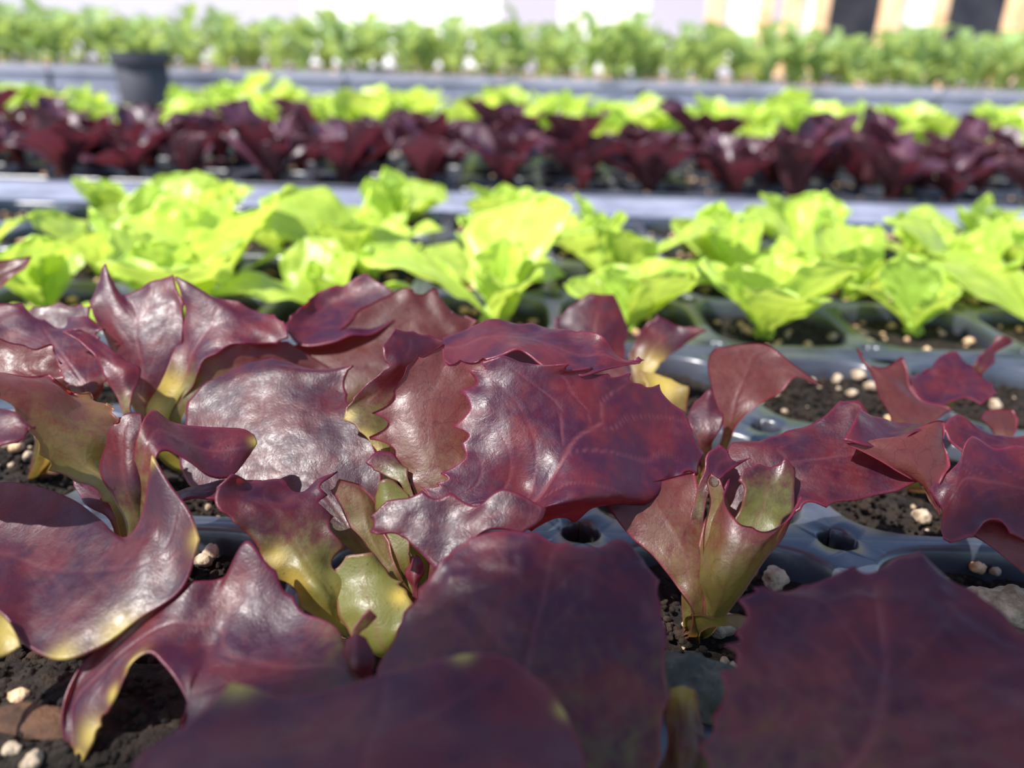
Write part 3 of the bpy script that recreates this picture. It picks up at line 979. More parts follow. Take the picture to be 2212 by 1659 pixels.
# -- plant with the funnel leaf
pl, c = hero_plant(0, 0, 'red lettuce right of centre with a rolled green funnel leaf', -0.75, 0.1)
hero_leaf(pl, c, [[(1530, 1270, 11.3), (1560, 1275, 11.2), (1595, 1255, 11.1)],
                  [(1545, 1130, 12.2), (1625, 1150, 12.0), (1690, 1145, 11.8)],
                  [(1565, 1010, 12.9), (1680, 1045, 12.6), (1740, 1090, 12.1)],
                  [(1580, 955, 13.3), (1700, 995, 12.9), (1830, 1080, 12.2)],
                  [(1660, 945, 13.4), (1780, 985, 13.0), (1905, 1066, 12.3)],
                  [(1762, 912, 13.7), (1850, 960, 13.2), (1978, 1043, 12.5)],
                  [(1818, 862, 14.0), (1852, 862, 13.9), (1920, 960, 13.2), (1990, 1020, 12.7)]],
          g=(.6, .3, .05, 0), teeth=.05, tooth_gap=.5, bump=.03, seed=61, vein=.7)
hero_leaf(pl, c, [[(1525, 1305, 11.0), (1545, 1318, 10.8), (1572, 1312, 10.9)],
                  [(1508, 1245, 11.3), (1545, 1255, 10.8), (1600, 1250, 10.8), (1628, 1232, 11.1)],
                  [(1530, 1130, 11.8), (1565, 1170, 11.1), (1630, 1185, 10.9), (1685, 1160, 11.3)],
                  [(1580, 1040, 12.2), (1569, 1085, 11.6), (1600, 1132, 11.2), (1650, 1148, 11.1), (1700, 1125, 11.3), (1731, 1072, 11.8)]],
          g=(.95, .8, .45, .05), under=True, teeth=.03, seed=62, vein=.6, bump=.02, ruff=.02)
hero_leaf(pl, c, [[(1590, 1160, 11.6), (1660, 1160, 11.6)], [(1608, 1070, 12.0), (1655, 1070, 12.1), (1712, 1085, 12.0)], [(1604, 1022, 12.3), (1640, 1001, 12.4), (1680, 1010, 12.4), (1697, 988, 12.5), (1719, 1010, 12.4)]],
          g=(.9, .6, .2), teeth=.05, seed=63, vein=.5)
hero_leaf(pl, c, [[(1520, 1230, 11.3), (1550, 1235, 11.2)], [(1520, 1150, 11.6), (1565, 1160, 11.5)], [(1533, 1080, 11.9), (1575, 1095, 11.8)], [(1526, 1040, 12.1), (1560, 1050, 12.0)], [(1535, 1030, 12.2), (1555, 1035, 12.1)]],
          g=(1, .9, .7, .5, .3), under=True, teeth=0, seed=64, vein=.4)
hero_leaf(pl, c, [[(1492, 1315, 10.9), (1520, 1310, 11.0)], [(1425, 1220, 11.4), (1480, 1190, 11.5), (1525, 1170, 11.7)], [(1365, 1160, 11.7), (1430, 1110, 12.0), (1510, 1090, 12.2)], [(1300, 1090, 12.1), (1390, 1050, 12.4), (1500, 1020, 12.7)]],
          g=(.6, .4, .25, .1), under=True, teeth=0, seed=65, vein=.5)
hero_leaf(pl, c, [[(1500, 1085, 12.1), (1530, 1070, 12.1)], [(1522, 1020, 12.4), (1562, 1027, 12.3)], [(1530, 980, 12.6), (1582, 1015, 12.5)], [(1552, 964, 12.8), (1585, 992, 12.6), (1622, 990, 12.6)]],
          g=(.4, .2, 0), teeth=.03, seed=66, vein=.4)
hero_leaf(pl, c, [[(1560, 1330, 10.4), (1575, 1345, 10.3)], [(1600, 1330, 10.3), (1600, 1365, 10.1)], [(1640, 1345, 10.1), (1635, 1365, 10.0)]], g=(.8, .6), teeth=0, seed=67, under=True, vein=.3)

# -- right plant
pl, c = hero_plant(1, 0, 'red lettuce at the right edge with a twisted leaf and frilled lower lip', 0.6, 0.2)
hero_leaf(pl, c, [[(2330, 970, 13.0), (2330, 1080, 12.2), (2330, 1190, 11.4)],
                  [(2205, 968, 13.1), (2200, 1060, 12.3), (2212, 1158, 11.5)],
                  [(2140, 975, 13.0), (2140, 1040, 12.4), (2150, 1118, 11.7)],
                  [(2098, 942, 13.1), (2085, 1040, 12.3), (2105, 1148, 11.4)],
                  [(2066, 1005, 12.6), (2055, 1080, 12.0), (2075, 1166, 11.3)],
                  [(2010, 1048, 12.3), (2030, 1095, 12.0), (2042, 1155, 11.4)]],
          g=(.2, 0), teeth=.03, tooth_gap=.5, bump=.03, seed=71, vein=.6)
hero_leaf(pl, c, [[(2270, 1330, 11.0), (2330, 1330, 11.0)], [(2200, 1235, 11.3), (2290, 1240, 11.3)], [(2140, 1180, 11.5), (2260, 1190, 11.5)], [(2105, 1150, 11.6), (2145, 1120, 11.9), (2220, 1160, 11.6)]], g=(.6, .3, .1), under=True, teeth=0, seed=72, vein=.4)
hero_leaf(pl, c, [[(1995, 1045, 12.4), (2010, 1075, 12.3), (2030, 1115, 12.1)], [(1920, 1005, 12.5), (1985, 1010, 12.4), (2020, 1045, 12.4)], [(1830, 955, 12.7), (1950, 965, 12.6), (2052, 1005, 12.6)], [(1920, 962, 12.8), (1980, 930, 13.0), (2034, 911, 13.2), (2044, 950, 13.0)]],
          g=(.3, .15, .1), under=True, teeth=.02, seed=73, vein=.4, stalk=False)
hero_leaf(pl, c, [[(2040, 950, 13.2), (2040, 930, 13.4), (2036, 914, 13.5)], [(1976, 928, 12.9), (1985, 924, 13.3), (1985, 917, 13.7)], [(1919, 963, 12.7), (1930, 935, 13.2), (1943, 913, 13.7)], [(1870, 963, 12.6), (1885, 930, 13.1), (1894, 902, 13.6)], [(1822, 950, 12.7), (1840, 915, 13.1), (1856, 886, 13.6)]],
          g=(0, 0), teeth=0, seed=74, vein=.3, stalk=False)

# -- second row of the front tray
pl, c = hero_plant(-3, 1, 'red lettuce behind the left one, crinkled pink leaves at the picture edge', 0.6, -0.3)
hero_leaf(pl, c, [[(150, 840, 15.1), (190, 850, 15.0), (225, 830, 15.2)], [(90, 790, 15.6), (150, 780, 15.6), (215, 770, 15.9)], [(10, 745, 16.0), (110, 730, 16.2), (205, 715, 16.4)], [(-60, 700, 16.4), (23, 657, 16.9), (70, 682, 16.8), (137, 700, 16.7), (149, 685, 16.8), (205, 705, 16.6)]],
          g=(.3, 0), teeth=.12, seed=81, vein=.5, bump=.05)
hero_leaf(pl, c, [[(60, 835, 14.2), (140, 825, 14.4)], [(-10, 795, 14.4), (60, 795, 14.5), (128, 795, 14.6)], [(-30, 730, 14.8), (40, 744, 14.8), (77, 756, 14.8), (116, 746, 14.9), (124, 770, 14.7)]],
          g=(.3, 0), teeth=.06, seed=82, vein=.5, under=True)
hero_leaf(pl, c, [[(80, 780, 17.0), (160, 780, 17.0)], [(60, 700, 17.7), (190, 700, 17.7)], [(50, 668, 18.0), (120, 662, 18.1), (195, 664, 18.0)]], g=(.3, 0), teeth=.05, seed=83, vein=.4)

pl, c = hero_plant(-2, 1, 'red lettuce behind the left one with a horned leaf and a wide folded wing', -0.9, -0.1)
hero_leaf(pl, c, [[(320, 890, 15.8), (350, 895, 15.7), (388, 880, 15.7)], [(358, 815, 16.1), (385, 830, 16.0), (420, 824, 15.8)], [(385, 745, 16.6), (420, 760, 16.3), (447, 768, 16.0)],
                  [(398, 665, 17.0), (450, 705, 16.7), (505, 734, 16.3)], [(380, 595, 17.4), (480, 665, 17.0), (570, 740, 16.5)], [(452, 637, 17.4), (545, 690, 17.0), (618, 728, 16.6)], [(515, 652, 17.4), (575, 683, 17.2), (614, 695, 16.9)]],
          g=(.85, .5, .15, 0), teeth=.06, seed=84, vein=.5, yel=[(365, 830, 16.0, .3), (335, 880, 15.8, .3)])
hero_leaf(pl, c, [[(290, 895, 16.0), (312, 900, 15.9), (335, 890, 16.0)], [(250, 790, 16.5), (320, 790, 16.3), (385, 785, 16.4)], [(200, 675, 17.1), (290, 695, 16.9), (395, 690, 16.9)], [(203, 622, 17.5), (226, 568, 17.8), (268, 637, 17.5), (318, 610, 17.6), (374, 594, 17.6)]],
          g=(.5, .05, 0), teeth=.03, seed=85, vein=.5)
hero_leaf(pl, c, [[(366, 905, 15.6), (395, 900, 15.6)], [(410, 830, 15.9), (460, 835, 15.9)], [(470, 752, 16.3), (560, 800, 16.4)], [(620, 738, 16.9), (720, 800, 16.8)]], g=(.8, .5, .2, 0), under=True, teeth=0, seed=86, vein=.3)
hero_leaf(pl, c, [[(266, 896, 14.6), (282, 892, 14.6)], [(245, 850, 14.9), (284, 845, 14.9)], [(225, 808, 15.2), (260, 800, 15.2), (304, 795, 15.4)], [(200, 765, 15.4), (248, 765, 15.6)], [(165, 730, 15.6), (215, 730, 15.8)], [(134, 717, 15.7), (150, 713, 15.8), (167, 711, 15.8)]],
          g=(.7, .3, 0), teeth=.03, seed=87, vein=.3)

pl, c = hero_plant(-1, 1, 'red lettuce behind the centre one, a cupped leaf and translucent red leaf on top', -0.9, 0.1)
hero_leaf(pl, c, [[(622, 715, 17.2), (650, 744, 17.0), (717, 739, 17.0), (761, 722, 17.2), (801, 722, 17.4), (850, 692, 17.8)],
                  [(620, 700, 17.6), (660, 705, 17.9), (720, 695, 18.0), (780, 685, 18.2), (858, 668, 18.3)],
                  [(640, 676, 18.0), (690, 662, 18.6), (740, 650, 18.8), (800, 642, 18.8), (854, 648, 18.6)],
                  [(664, 658, 18.3), (690, 632, 18.9), (735, 620, 19.1), (790, 600, 19.3), (848, 628, 18.9)]],
          g=(0, 0), stalk=False, teeth=.04, base_margin=True, seed=88, vein=.2, bump=.03)
hero_leaf(pl, c, [[(680, 850, 16.3), (740, 860, 16.2), (800, 850, 16.3)], [(630, 760, 17.2), (760, 780, 16.9), (860, 790, 16.8)], [(700, 735, 17.4), (820, 740, 17.4), (900, 765, 17.2)], [(868, 622, 18.4), (895, 690, 17.9), (935, 735, 17.5)], [(900, 640, 18.4), (935, 685, 18.0), (970, 730, 17.7)], [(941, 625, 18.5), (970, 690, 18.0), (1000, 722, 17.8)], [(975, 672, 18.3), (1010, 682, 18.2), (1031, 692, 18.1)]],
          g=(.4, .15, .05, 0), under=True, teeth=.05, seed=89, vein=.3)
hero_leaf(pl, c, [[(950, 768, 14.4), (955, 748, 14.8), (957, 730, 15.1)], [(985, 792, 14.0), (990, 755, 14.6), (1000, 715, 15.3)], [(1060, 772, 13.9), (1050, 730, 14.7), (1060, 689, 15.5)],
                  [(1129, 750, 13.9), (1130, 730, 14.6), (1125, 706, 15.3)], [(1190, 795, 13.5), (1190, 752, 14.2), (1185, 702, 15.2)], [(1235, 810, 13.4), (1255, 772, 14.0), (1245, 727, 14.8)],
                  [(1290, 802, 13.5), (1300, 765, 14.0), (1292, 731, 14.5)], [(1340, 790, 13.8), (1345, 780, 13.9), (1342, 770, 14.1)], [(1372, 780, 13.95), (1382, 777, 14.0), (1378, 774, 14.0)]],
          g=(.1, 0), stalk=False, teeth=.06, tooth_gap=.45, seed=90, vein=.4, bump=.03)

hero_leaf(pl, c, [[(1040, 870, 14.4), (1250, 880, 14.3)], [(1060, 800, 15.0), (1260, 815, 14.9)], [(1085, 752, 15.5), (1230, 756, 15.4)]], g=(.3, .1, 0), under=True, teeth=0, seed=98, vein=.3)

pl, c = hero_plant(0, 1, 'red lettuce right of centre with one glowing rust-red tongue leaf', 0.5, 0.2)
hero_leaf(pl, c, [[(1562, 925, 16.2), (1592, 918, 16.2)], [(1540, 850, 16.6), (1590, 862, 16.5), (1640, 874, 16.3)], [(1528, 795, 17.0), (1600, 805, 16.9), (1690, 845, 16.6)], [(1532, 770, 17.2), (1610, 770, 17.2), (1720, 815, 16.8)], [(1545, 755, 17.4), (1600, 744, 17.4), (1655, 744, 17.3), (1705, 780, 17.0), (1774, 833, 16.6)]],
          g=(.3, .1, 0), under=True, teeth=0, ruff=.02, seed=91, vein=.5, bump=.02)
hero_leaf(pl, c, [[(1512, 965, 14.9), (1542, 955, 14.9)], [(1487, 907, 15.3), (1520, 910, 15.2), (1562, 912, 15.1)], [(1498, 862, 15.7), (1535, 838, 15.8), (1555, 885, 15.5)]], g=(.3, .1, 0), teeth=0, seed=92, vein=.3)
hero_leaf(pl, c, [[(1420, 890, 17.0), (1480, 890, 17.0)], [(1400, 840, 17.4), (1440, 850, 17.3), (1490, 840, 17.3)], [(1380, 800, 17.8), (1430, 815, 17.7), (1470, 830, 17.5)]], g=(.5, .4, .35), teeth=.05, seed=93, vein=.3, yel=[(1430, 830, 17.5, .5)])

pl, c = hero_plant(1, 1, 'red lettuce at the right with a glossy crimson cupped leaf', 0.3, 0.2)
hero_leaf(pl, c, [[(1955, 806, 18.3), (1985, 856, 17.8), (2025, 874, 17.7), (2085, 858, 17.8), (2121, 874, 17.6)], [(1975, 812, 18.5), (2010, 835, 18.2), (2050, 838, 18.2), (2095, 835, 18.2), (2149, 846, 17.9)], [(1985, 806, 18.6), (2025, 800, 18.6), (2058, 795, 18.7), (2095, 805, 18.6), (2141, 822, 18.3)], [(1997, 800, 18.7), (2034, 766, 19.1), (2059, 757, 19.2), (2085, 772, 19.0), (2110, 800, 18.7)]],
          g=(0, 0), stalk=False, teeth=.03, base_margin=True, seed=94, vein=.2, bump=.04)
hero_leaf(pl, c, [[(1935, 930, 16.5), (1960, 940, 16.4), (1995, 930, 16.5)], [(1895, 850, 17.2), (1970, 885, 17.0), (2050, 885, 17.2)], [(1888, 805, 17.6), (1930, 830, 17.5), (1985, 858, 17.5)], [(1853, 754, 18.2), (1872, 772, 18.0), (1900, 792, 17.9), (1952, 776, 18.2)]],
          g=(.4, .1, 0), under=True, teeth=.03, seed=95, vein=.3)
hero_leaf(pl, c, [[(2180, 1010, 13.9), (2240, 1010, 13.9)], [(2110, 985, 14.1), (2170, 955, 14.4), (2230, 950, 14.5)], [(2060, 960, 14.3), (2110, 935, 14.6), (2170, 945, 14.7)], [(2036, 920, 14.6), (2071, 894, 14.9), (2092, 915, 14.8), (2125, 944, 14.7)]], g=(.2, 0), teeth=.03, seed=96, vein=.3)

hero_leaf(pl, c, [[(2150, 940, 16.6), (2190, 940, 16.6)], [(2120, 905, 17.0), (2200, 905, 17.0)], [(2130, 885, 17.3), (2190, 880, 17.3)]], g=(.3, 0), teeth=.02, seed=97, under=True, vein=.3)

# -- third row of the front tray
pl, c = hero_plant(0, 2, 'small blurred red lettuce just in front of the green lettuces, right of centre', -0.2, 0.0)
hero_leaf(pl, c, [[(1330, 835, 20.6), (1380, 835, 20.6)], [(1220, 750, 21.4), (1290, 760, 21.2), (1350, 770, 21.2)], [(1198, 690, 22.0), (1270, 640, 22.4), (1325, 645, 22.4), (1360, 705, 21.9)]], g=(.4, .05, 0), teeth=.05, seed=101, vein=.4)
hero_leaf(pl, c, [[(1375, 835, 20.4), (1405, 835, 20.4)], [(1362, 775, 20.9), (1420, 792, 20.7)], [(1388, 712, 21.4), (1460, 757, 21.0)], [(1425, 684, 21.6), (1470, 704, 21.4), (1525, 711, 21.2)]], g=(.4, .2, 0), teeth=.05, seed=102, vein=.4, yel=[(1410, 800, 20.7, .5)])
pl, c = hero_plant(2, 2, 'red lettuce at the right edge before the green ones, a single curled tip', -2.3, -0.6)
hero_leaf(pl, c, [[(2100, 792, 19.9), (2127, 802, 19.8)], [(2115, 768, 20.1), (2150, 782, 20.1)], [(2142, 748, 20.3), (2150, 764, 20.2)], [(2150, 726, 20.5), (2170, 728, 20.4), (2191, 738, 20.4)]], g=(.3, 0), teeth=0, seed=103, vein=.3)
pl, c = hero_plant(-4, 2, 'red lettuce at the far left edge before the green ones, a dark pointed tip', 2.0, -0.6)
hero_leaf(pl, c, [[(-130, 650, 19.3), (-110, 600, 19.6)], [(-40, 640, 19.5), (-40, 575, 19.9)], [(10, 612, 19.7), (10, 562, 20.0)], [(45, 575, 19.9), (67, 552, 20.1)]], g=(.2, 0), teeth=0, seed=104, under=True, vein=.3)

# ------------------------------------------------------------------ pumice granules and stones that stand out in the near tray
def granule(px, py, r, label, mat=None, z=None, seed=0, sub=2, name='pumice_granule', group='pumice granules in the nearest tray', cat='granule', squash=.85):
    p = on_plane(px, py, (SOIL_Z + 0.12 + r * 0.6) if z is None else z)
    v, f = blob(r, seed, sub, squash)
    o = mesh_obj(name, make_mesh(name, v, f, True, mat or M_GRIT), None, None, p)
    tag(o, label, cat, group)


granule(2170, 1320, 0.52, 'large pitted pumice granule at the right edge, behind the broad dim leaf', seed=201, sub=3)
granule(1675, 1252, 0.26, 'tan pumice granule standing beside the rolled green funnel leaf', seed=202, sub=3)
granule(1990, 1115, 0.20, 'pale granule under the twisted leaf at the right', seed=203)
granule(1560, 1350, 0.22, 'grey granule at the foot of the funnel-leaf lettuce', seed=204)
granule(1500, 1500, 0.62, 'dark mossy round stone below the funnel-leaf lettuce', mat=M_STONE, seed=205, sub=3, name='stone', cat='stone', group='stones in the nearest tray')
granule(660, 1290, 0.34, 'dark stone under the yellow crinkled leaf of the centre lettuce', mat=M_STONE, seed=206, sub=3, name='stone', cat='stone', group='stones in the nearest tray')
granule(40, 1505, 0.13, 'orange-tan granule in the dark soil at lower left', mat=M_GRIT2, seed=207, z=0.22)
granule(25, 1620, 0.11, 'round whitish granule at the lower left corner', seed=208, z=0.22)
granule(70, 1645, 0.14, 'pale granule at the bottom edge, lower left corner', seed=209, z=0.22)
granule(455, 1195, 0.20, 'tan granule in the dark gap beside the shiny saddle leaf, highest of three', seed=210)
granule(440, 1210, 0.16, 'tan granule in the dark gap beside the shiny saddle leaf, leftmost of three', seed=211)
granule(475, 1160, 0.15, 'small tan granule behind the dark gap, below the crinkled leaf', seed=212)
SMALL = sorted([(1800, 728, .17), (1872, 742, .24), (1855, 812, .22), (1808, 820, .19), (1882, 835, .17), (1700, 725, .13), (1640, 870, .16),
                (1745, 745, .13), (1920, 905, .12), (1840, 850, .15), (2150, 875, .22), (100, 945, .2), (35, 965, .17), (60, 985, .14), (770, 815, .25),
                (1960, 1230, .12), (2110, 1225, .14), (2150, 1235, .11), (1870, 1260, .07), (1815, 1245, .06), (2090, 1200, .1)])
cnt = {}
for k, (px, py, r) in enumerate(SMALL):
    zone = ('pale granule on the sunny soil behind the rust-red tongue leaf' if 700 < py < 900 and 1600 < px < 1950 else
            'pale granule on the soil beside the yellow-green upright leaf at left' if px < 300 else
            'orange granule glimpsed left of the centre lettuce' if px < 900 else
            'granule on the tray beneath the crimson cupped leaf at the right' if py < 1000 else
            'small granule on the dark soil above the broad dim corner leaf')
    cnt[zone] = cnt.get(zone, 0) + 1
    granule(px, py, r, zone + ', ' + ORD[cnt[zone] - 1] + ' from left', mat=M_GRIT2 if k % 3 == 0 or px == 770 else M_GRIT, seed=220 + k)
# soil spilled over the web between two cells at lower left
cs = on_plane(60, 1570, 0)
nn = 46
v = np.array([(cs.x + (i / nn * 2 - 1) * 2.3, cs.y + (j / nn * 2 - 1) * 1.35, 0) for i in range(nn + 1) for j in range(nn + 1)])
rr_ = np.sqrt(((v[:, 0] - cs.x) / 2.3) ** 2 + ((v[:, 1] - cs.y) / 1.35) ** 2)
v[:, 2] = 0.20 * np.clip(1 - rr_ ** 3, -2.5, 1) + 0.07 * vnoise(v * 2.2, 5) + 0.05 * vnoise(v * 6, 6)
f = [(i * (nn + 1) + j, (i + 1) * (nn + 1) + j, (i + 1) * (nn + 1) + j + 1, i * (nn + 1) + j + 1) for i in range(nn) for j in range(nn)]
sp_ = MB(); sp_.add(v, f)
rs_ = random.Random(5)
for _ in range(420):
    b, bf = BLOBS[rs_.randrange(14)]
    a, d = rs_.uniform(0, 6.28), math.sqrt(rs_.random()) * .95
    sp_.add(b * rs_.uniform(.02, .08) + np.array([cs.x + 2.2 * d * math.cos(a), cs.y + 1.3 * d * math.sin(a), .2 * (1 - d ** 3) + .03]), bf)
tag(mesh_obj('spilled_soil', sp_.mesh('spilled_soil', True, M_SOIL)), 'dark soil spilled over the tray at the lower left corner', 'soil', kind='stuff')
# bark chips on the soil at lower left
for k, (px, py, ln, an, lb) in enumerate([(70, 1560, 1.5, -.15, 'flat brown bark chip on the soil at lower left'), (110, 1015, 1.1, .5, 'thin brown bark chip left of the yellow-green upright leaf'), (60, 1140, .9, .2, 'brown bark chip under the shiny saddle leaf')]):
    p = on_plane(px, py, 0.24 if k == 0 else SOIL_Z + 0.2)
    v, f = blob(1.0, 301 + k, 2, 1)
    v = v * np.array([ln * .5, .28, .09])
    o = mesh_obj('bark_chip', make_mesh('bark_chip', v, f, True, M_BARK), None, None, p)
    o.rotation_euler = (0, 0, an)
    tag(o, lb, 'bark chip', 'bark chips')

# a drop of water on the curled tip of the funnel-leaf lettuce
v, f = blob(0.085, 401, 2, 1)
v = v / np.linalg.norm(v, axis=1, keepdims=True) * 0.085
tag(mesh_obj('water_drop', make_mesh('water_drop', v, f, True, M_WATER), None, None, at(1541, 1040, 12.05)), 'round water drop in the curled green leaf tip', 'water drop')

# ------------------------------------------------------------------ background rosettes
def rosette_leaf(name, L, W, e0, e1, cup, ruffle, seed, mat, nu=20, nv=15, petiole=.22, lobes=0.0, roundness=.55, tipcurl=0.0):
    t = np.linspace(0, 1, nu)
    el = np.radians(e0 + (e1 - e0) * t ** 1.2)
    ds = L / (nu - 1)
    r = np.concatenate([[0], np.cumsum(np.cos(el[:-1]) * ds)])
    z = np.concatenate([[0], np.cumsum(np.sin(el[:-1]) * ds)])
    tt = np.clip((t - petiole * .6) / (1 - petiole * .6), 0, 1)
    prof = np.sin(np.pi * tt ** roundness * 0.5 + 0) ** 1.3 * np.clip((1 - t) / 0.30, 0, 1) ** 0.5
    wv = 0.10 * L * .5 + (W * .5) * prof
    wv = np.where(t < petiole * .6, 0.09 * L * (1 - .2 * t), wv)
    u = np.linspace(-1, 1, nv)
    T, U = np.meshgrid(t, u, indexing='ij')
    q = np.stack([T.ravel() * 5, U.ravel() * 2.4, np.full(T.size, seed * 3.3)], 1)
    n1 = vnoise(q, seed).reshape(T.shape)
    n2 = vnoise(q * 2.1 + 9, seed + 1).reshape(T.shape)
    wob = 1 + 0.16 * vnoise(np.stack([t * 7, np.zeros(nu), np.full(nu, seed)], 1), seed + 2)
    wob2 = 1 + 0.16 * vnoise(np.stack([t * 7, np.ones(nu) * 5, np.full(nu, seed)], 1), seed + 2)
    ww = wv[:, None] * np.where(U < 0, wob[:, None], wob2[:, None])
    hh = cup * ww * U ** 2 + ruffle * (n1 * 1.0 + .6 * n2) * np.abs(U) ** 1.3 * np.clip((T - .2) * 3, 0, 1) + .05 * n2
    X = np.repeat(r[:, None], nv, 1) - hh * np.sin(el)[:, None]
    Y = ww * U * (1 - .12 * cup * U ** 2)
    Z = np.repeat(z[:, None], nv, 1) + hh * np.cos(el)[:, None]
    # the tip margin is not straight
    back = 0.10 * L * (np.abs(U) ** 2.2) * T ** 6
    X = X - back * np.cos(el)[:, None]
    Z = Z - back * np.sin(el)[:, None]
    G = np.stack([X, Y, Z], 2)
    f = []
    for i in range(nu - 1):
        for k in range(nv - 1):
            b = i * nv + k
            f.append((b, b + 1, b + nv + 1, b + nv)[::-1])
    me = make_mesh(name, G.reshape(-1, 3), f, True, mat)
    edge = np.clip(np.maximum(np.abs(U), T) * 8 - 7, 0, 1) * .6
    grn = np.clip(.9 - T * 2.2, 0, 1)
    vein = np.exp(-(U * ww / .06) ** 2) * .8
    for nm, a in (('edge', edge), ('grn', grn), ('vein', vein), ('yel', np.zeros_like(T))):
        at_ = me.attributes.new(nm, 'FLOAT', 'POINT')
        at_.data.foreach_set('value', a.astype(np.float32).ravel())
    return me


def leaf_set(name, mat, k, L, W, seeds, nu, nv, **kw):
    """k leaves from upright heart leaf to spreading outer leaf"""
    res = []
    for i in range(k):
        s = i / (k - 1)
        rr = random.Random(seeds + i)
        res.append(rosette_leaf(name, L * (0.72 + .4 * s) * rr.uniform(.9, 1.1), W * (.7 + .4 * s) * rr.uniform(.9, 1.12),
                                84 - kw.get('lean', 34) * s + rr.uniform(-5, 5), 62 - kw.get('fall', 66) * s + rr.uniform(-10, 10), kw.get('cup', .3) * rr.uniform(.5, 1.4), kw.get('ruffle', .25) * rr.uniform(.7, 1.3),
                                seeds * 7 + i, mat, nu, nv, roundness=kw.get('roundness', .55)))
    return res


GREEN_LEAVES = leaf_set('leaf', M_GREEN, 8, 4.5, 3.3, 500, 30, 23, ruffle=.30, cup=.16, roundness=.62, lean=44, fall=70)
GREEN_FAR = leaf_set('leaf', M_GREEN, 6, 4.2, 3.0, 520, 16, 11, ruffle=.28, cup=.3, roundness=.5)
MAROON_LEAVES = leaf_set('leaf', M_MAROON, 7, 5.0, 2.3, 540, 18, 11, ruffle=.22, cup=.45, roundness=.75)


def rosette(name, leaves, n, loc, scale, rnd, label, cat, group, height=1.0, turn=0):
    root = empty(name, loc)
    tag(root, label, cat, group)
    a = rnd.uniform(0, 6.28)
    for i in range(n):
        s = (n - 1 - i) / (n - 1)                      # outer leaves first
        k = min(len(leaves) - 1, int(s * (len(leaves) - 1) + rnd.uniform(-.6, .9)))
        o = bpy.data.objects.new('leaf', leaves[max(k, 0)])
        COL.objects.link(o)
        o.parent = root
        a += 2.4 + rnd.uniform(-.35, .35)
        sc = scale * rnd.uniform(.72, 1.25)
        o.rotation_euler = (rnd.uniform(-.3, .3), rnd.uniform(-.3, .25), a)
        o.scale = (sc, sc, sc * height)
        o.location = (rnd.uniform(-.1, .1) * CM, rnd.uniform(-.1, .1) * CM, 0)
    return root


def fill_rows(name, y_lo, rows, leaves, n, seed, text, cat, group, x_shift=0.0, height=1.0):
    """rows: (share left empty, scale) from the nearest row back"""
    rnd = random.Random(seed)
    for j, (skip, scale) in enumerate(rows):
        y = y_lo + (j + .5) * P
        m = 0
        for i in range(-26, 27):
            x = X0 + (i + .5) * P + x_shift
            px, py = project((x, y, 1.5))
            if name == 'lime_lettuce' and j > 0 and 235 < px < 400:
                continue
            if not -230 < px < 2440 or rnd.random() < skip:
                continue
            rosette(name, leaves, n + rnd.choice((-1, 0, 0, 1)), (x + rnd.uniform(-.7, .7), y + rnd.uniform(-.7, .7), SOIL_Z + .1), scale * rnd.uniform(.8, 1.18), rnd,
                    text % (ORD[m], ORD[j]), cat, group, height)
            m += 1


fill_rows('green_lettuce', Y_G1, ((0, .94), (.02, .86), (.08, .76), (.2, .70)), GREEN_LEAVES, 6, 65, 'bright green lettuce, %s from the left, %s row behind the red lettuces', 'lettuce', 'bright green lettuces')
fill_rows('maroon_lettuce', Y_M, ((.03, 1.0), (.06, 1.0), (.06, 1.0)), MAROON_LEAVES, 9, 62, 'dark maroon lettuce, %s from the left in the %s maroon row', 'lettuce', 'dark maroon lettuces')
fill_rows('lime_lettuce', Y_G2, ((.08, 1.1), (.05, 1.15), (.05, 1.15), (.1, 1.15)), GREEN_FAR, 7, 63, 'lime green lettuce, %s from the left, %s row behind the maroon ones', 'lettuce', 'lime green lettuces behind the maroon rows')

# ------------------------------------------------------------------ far boxes with herb seedlings
Y_BOX = 128.0
BOX_TOP = 3.9
rnd = random.Random(77)
BOXW = 44.0


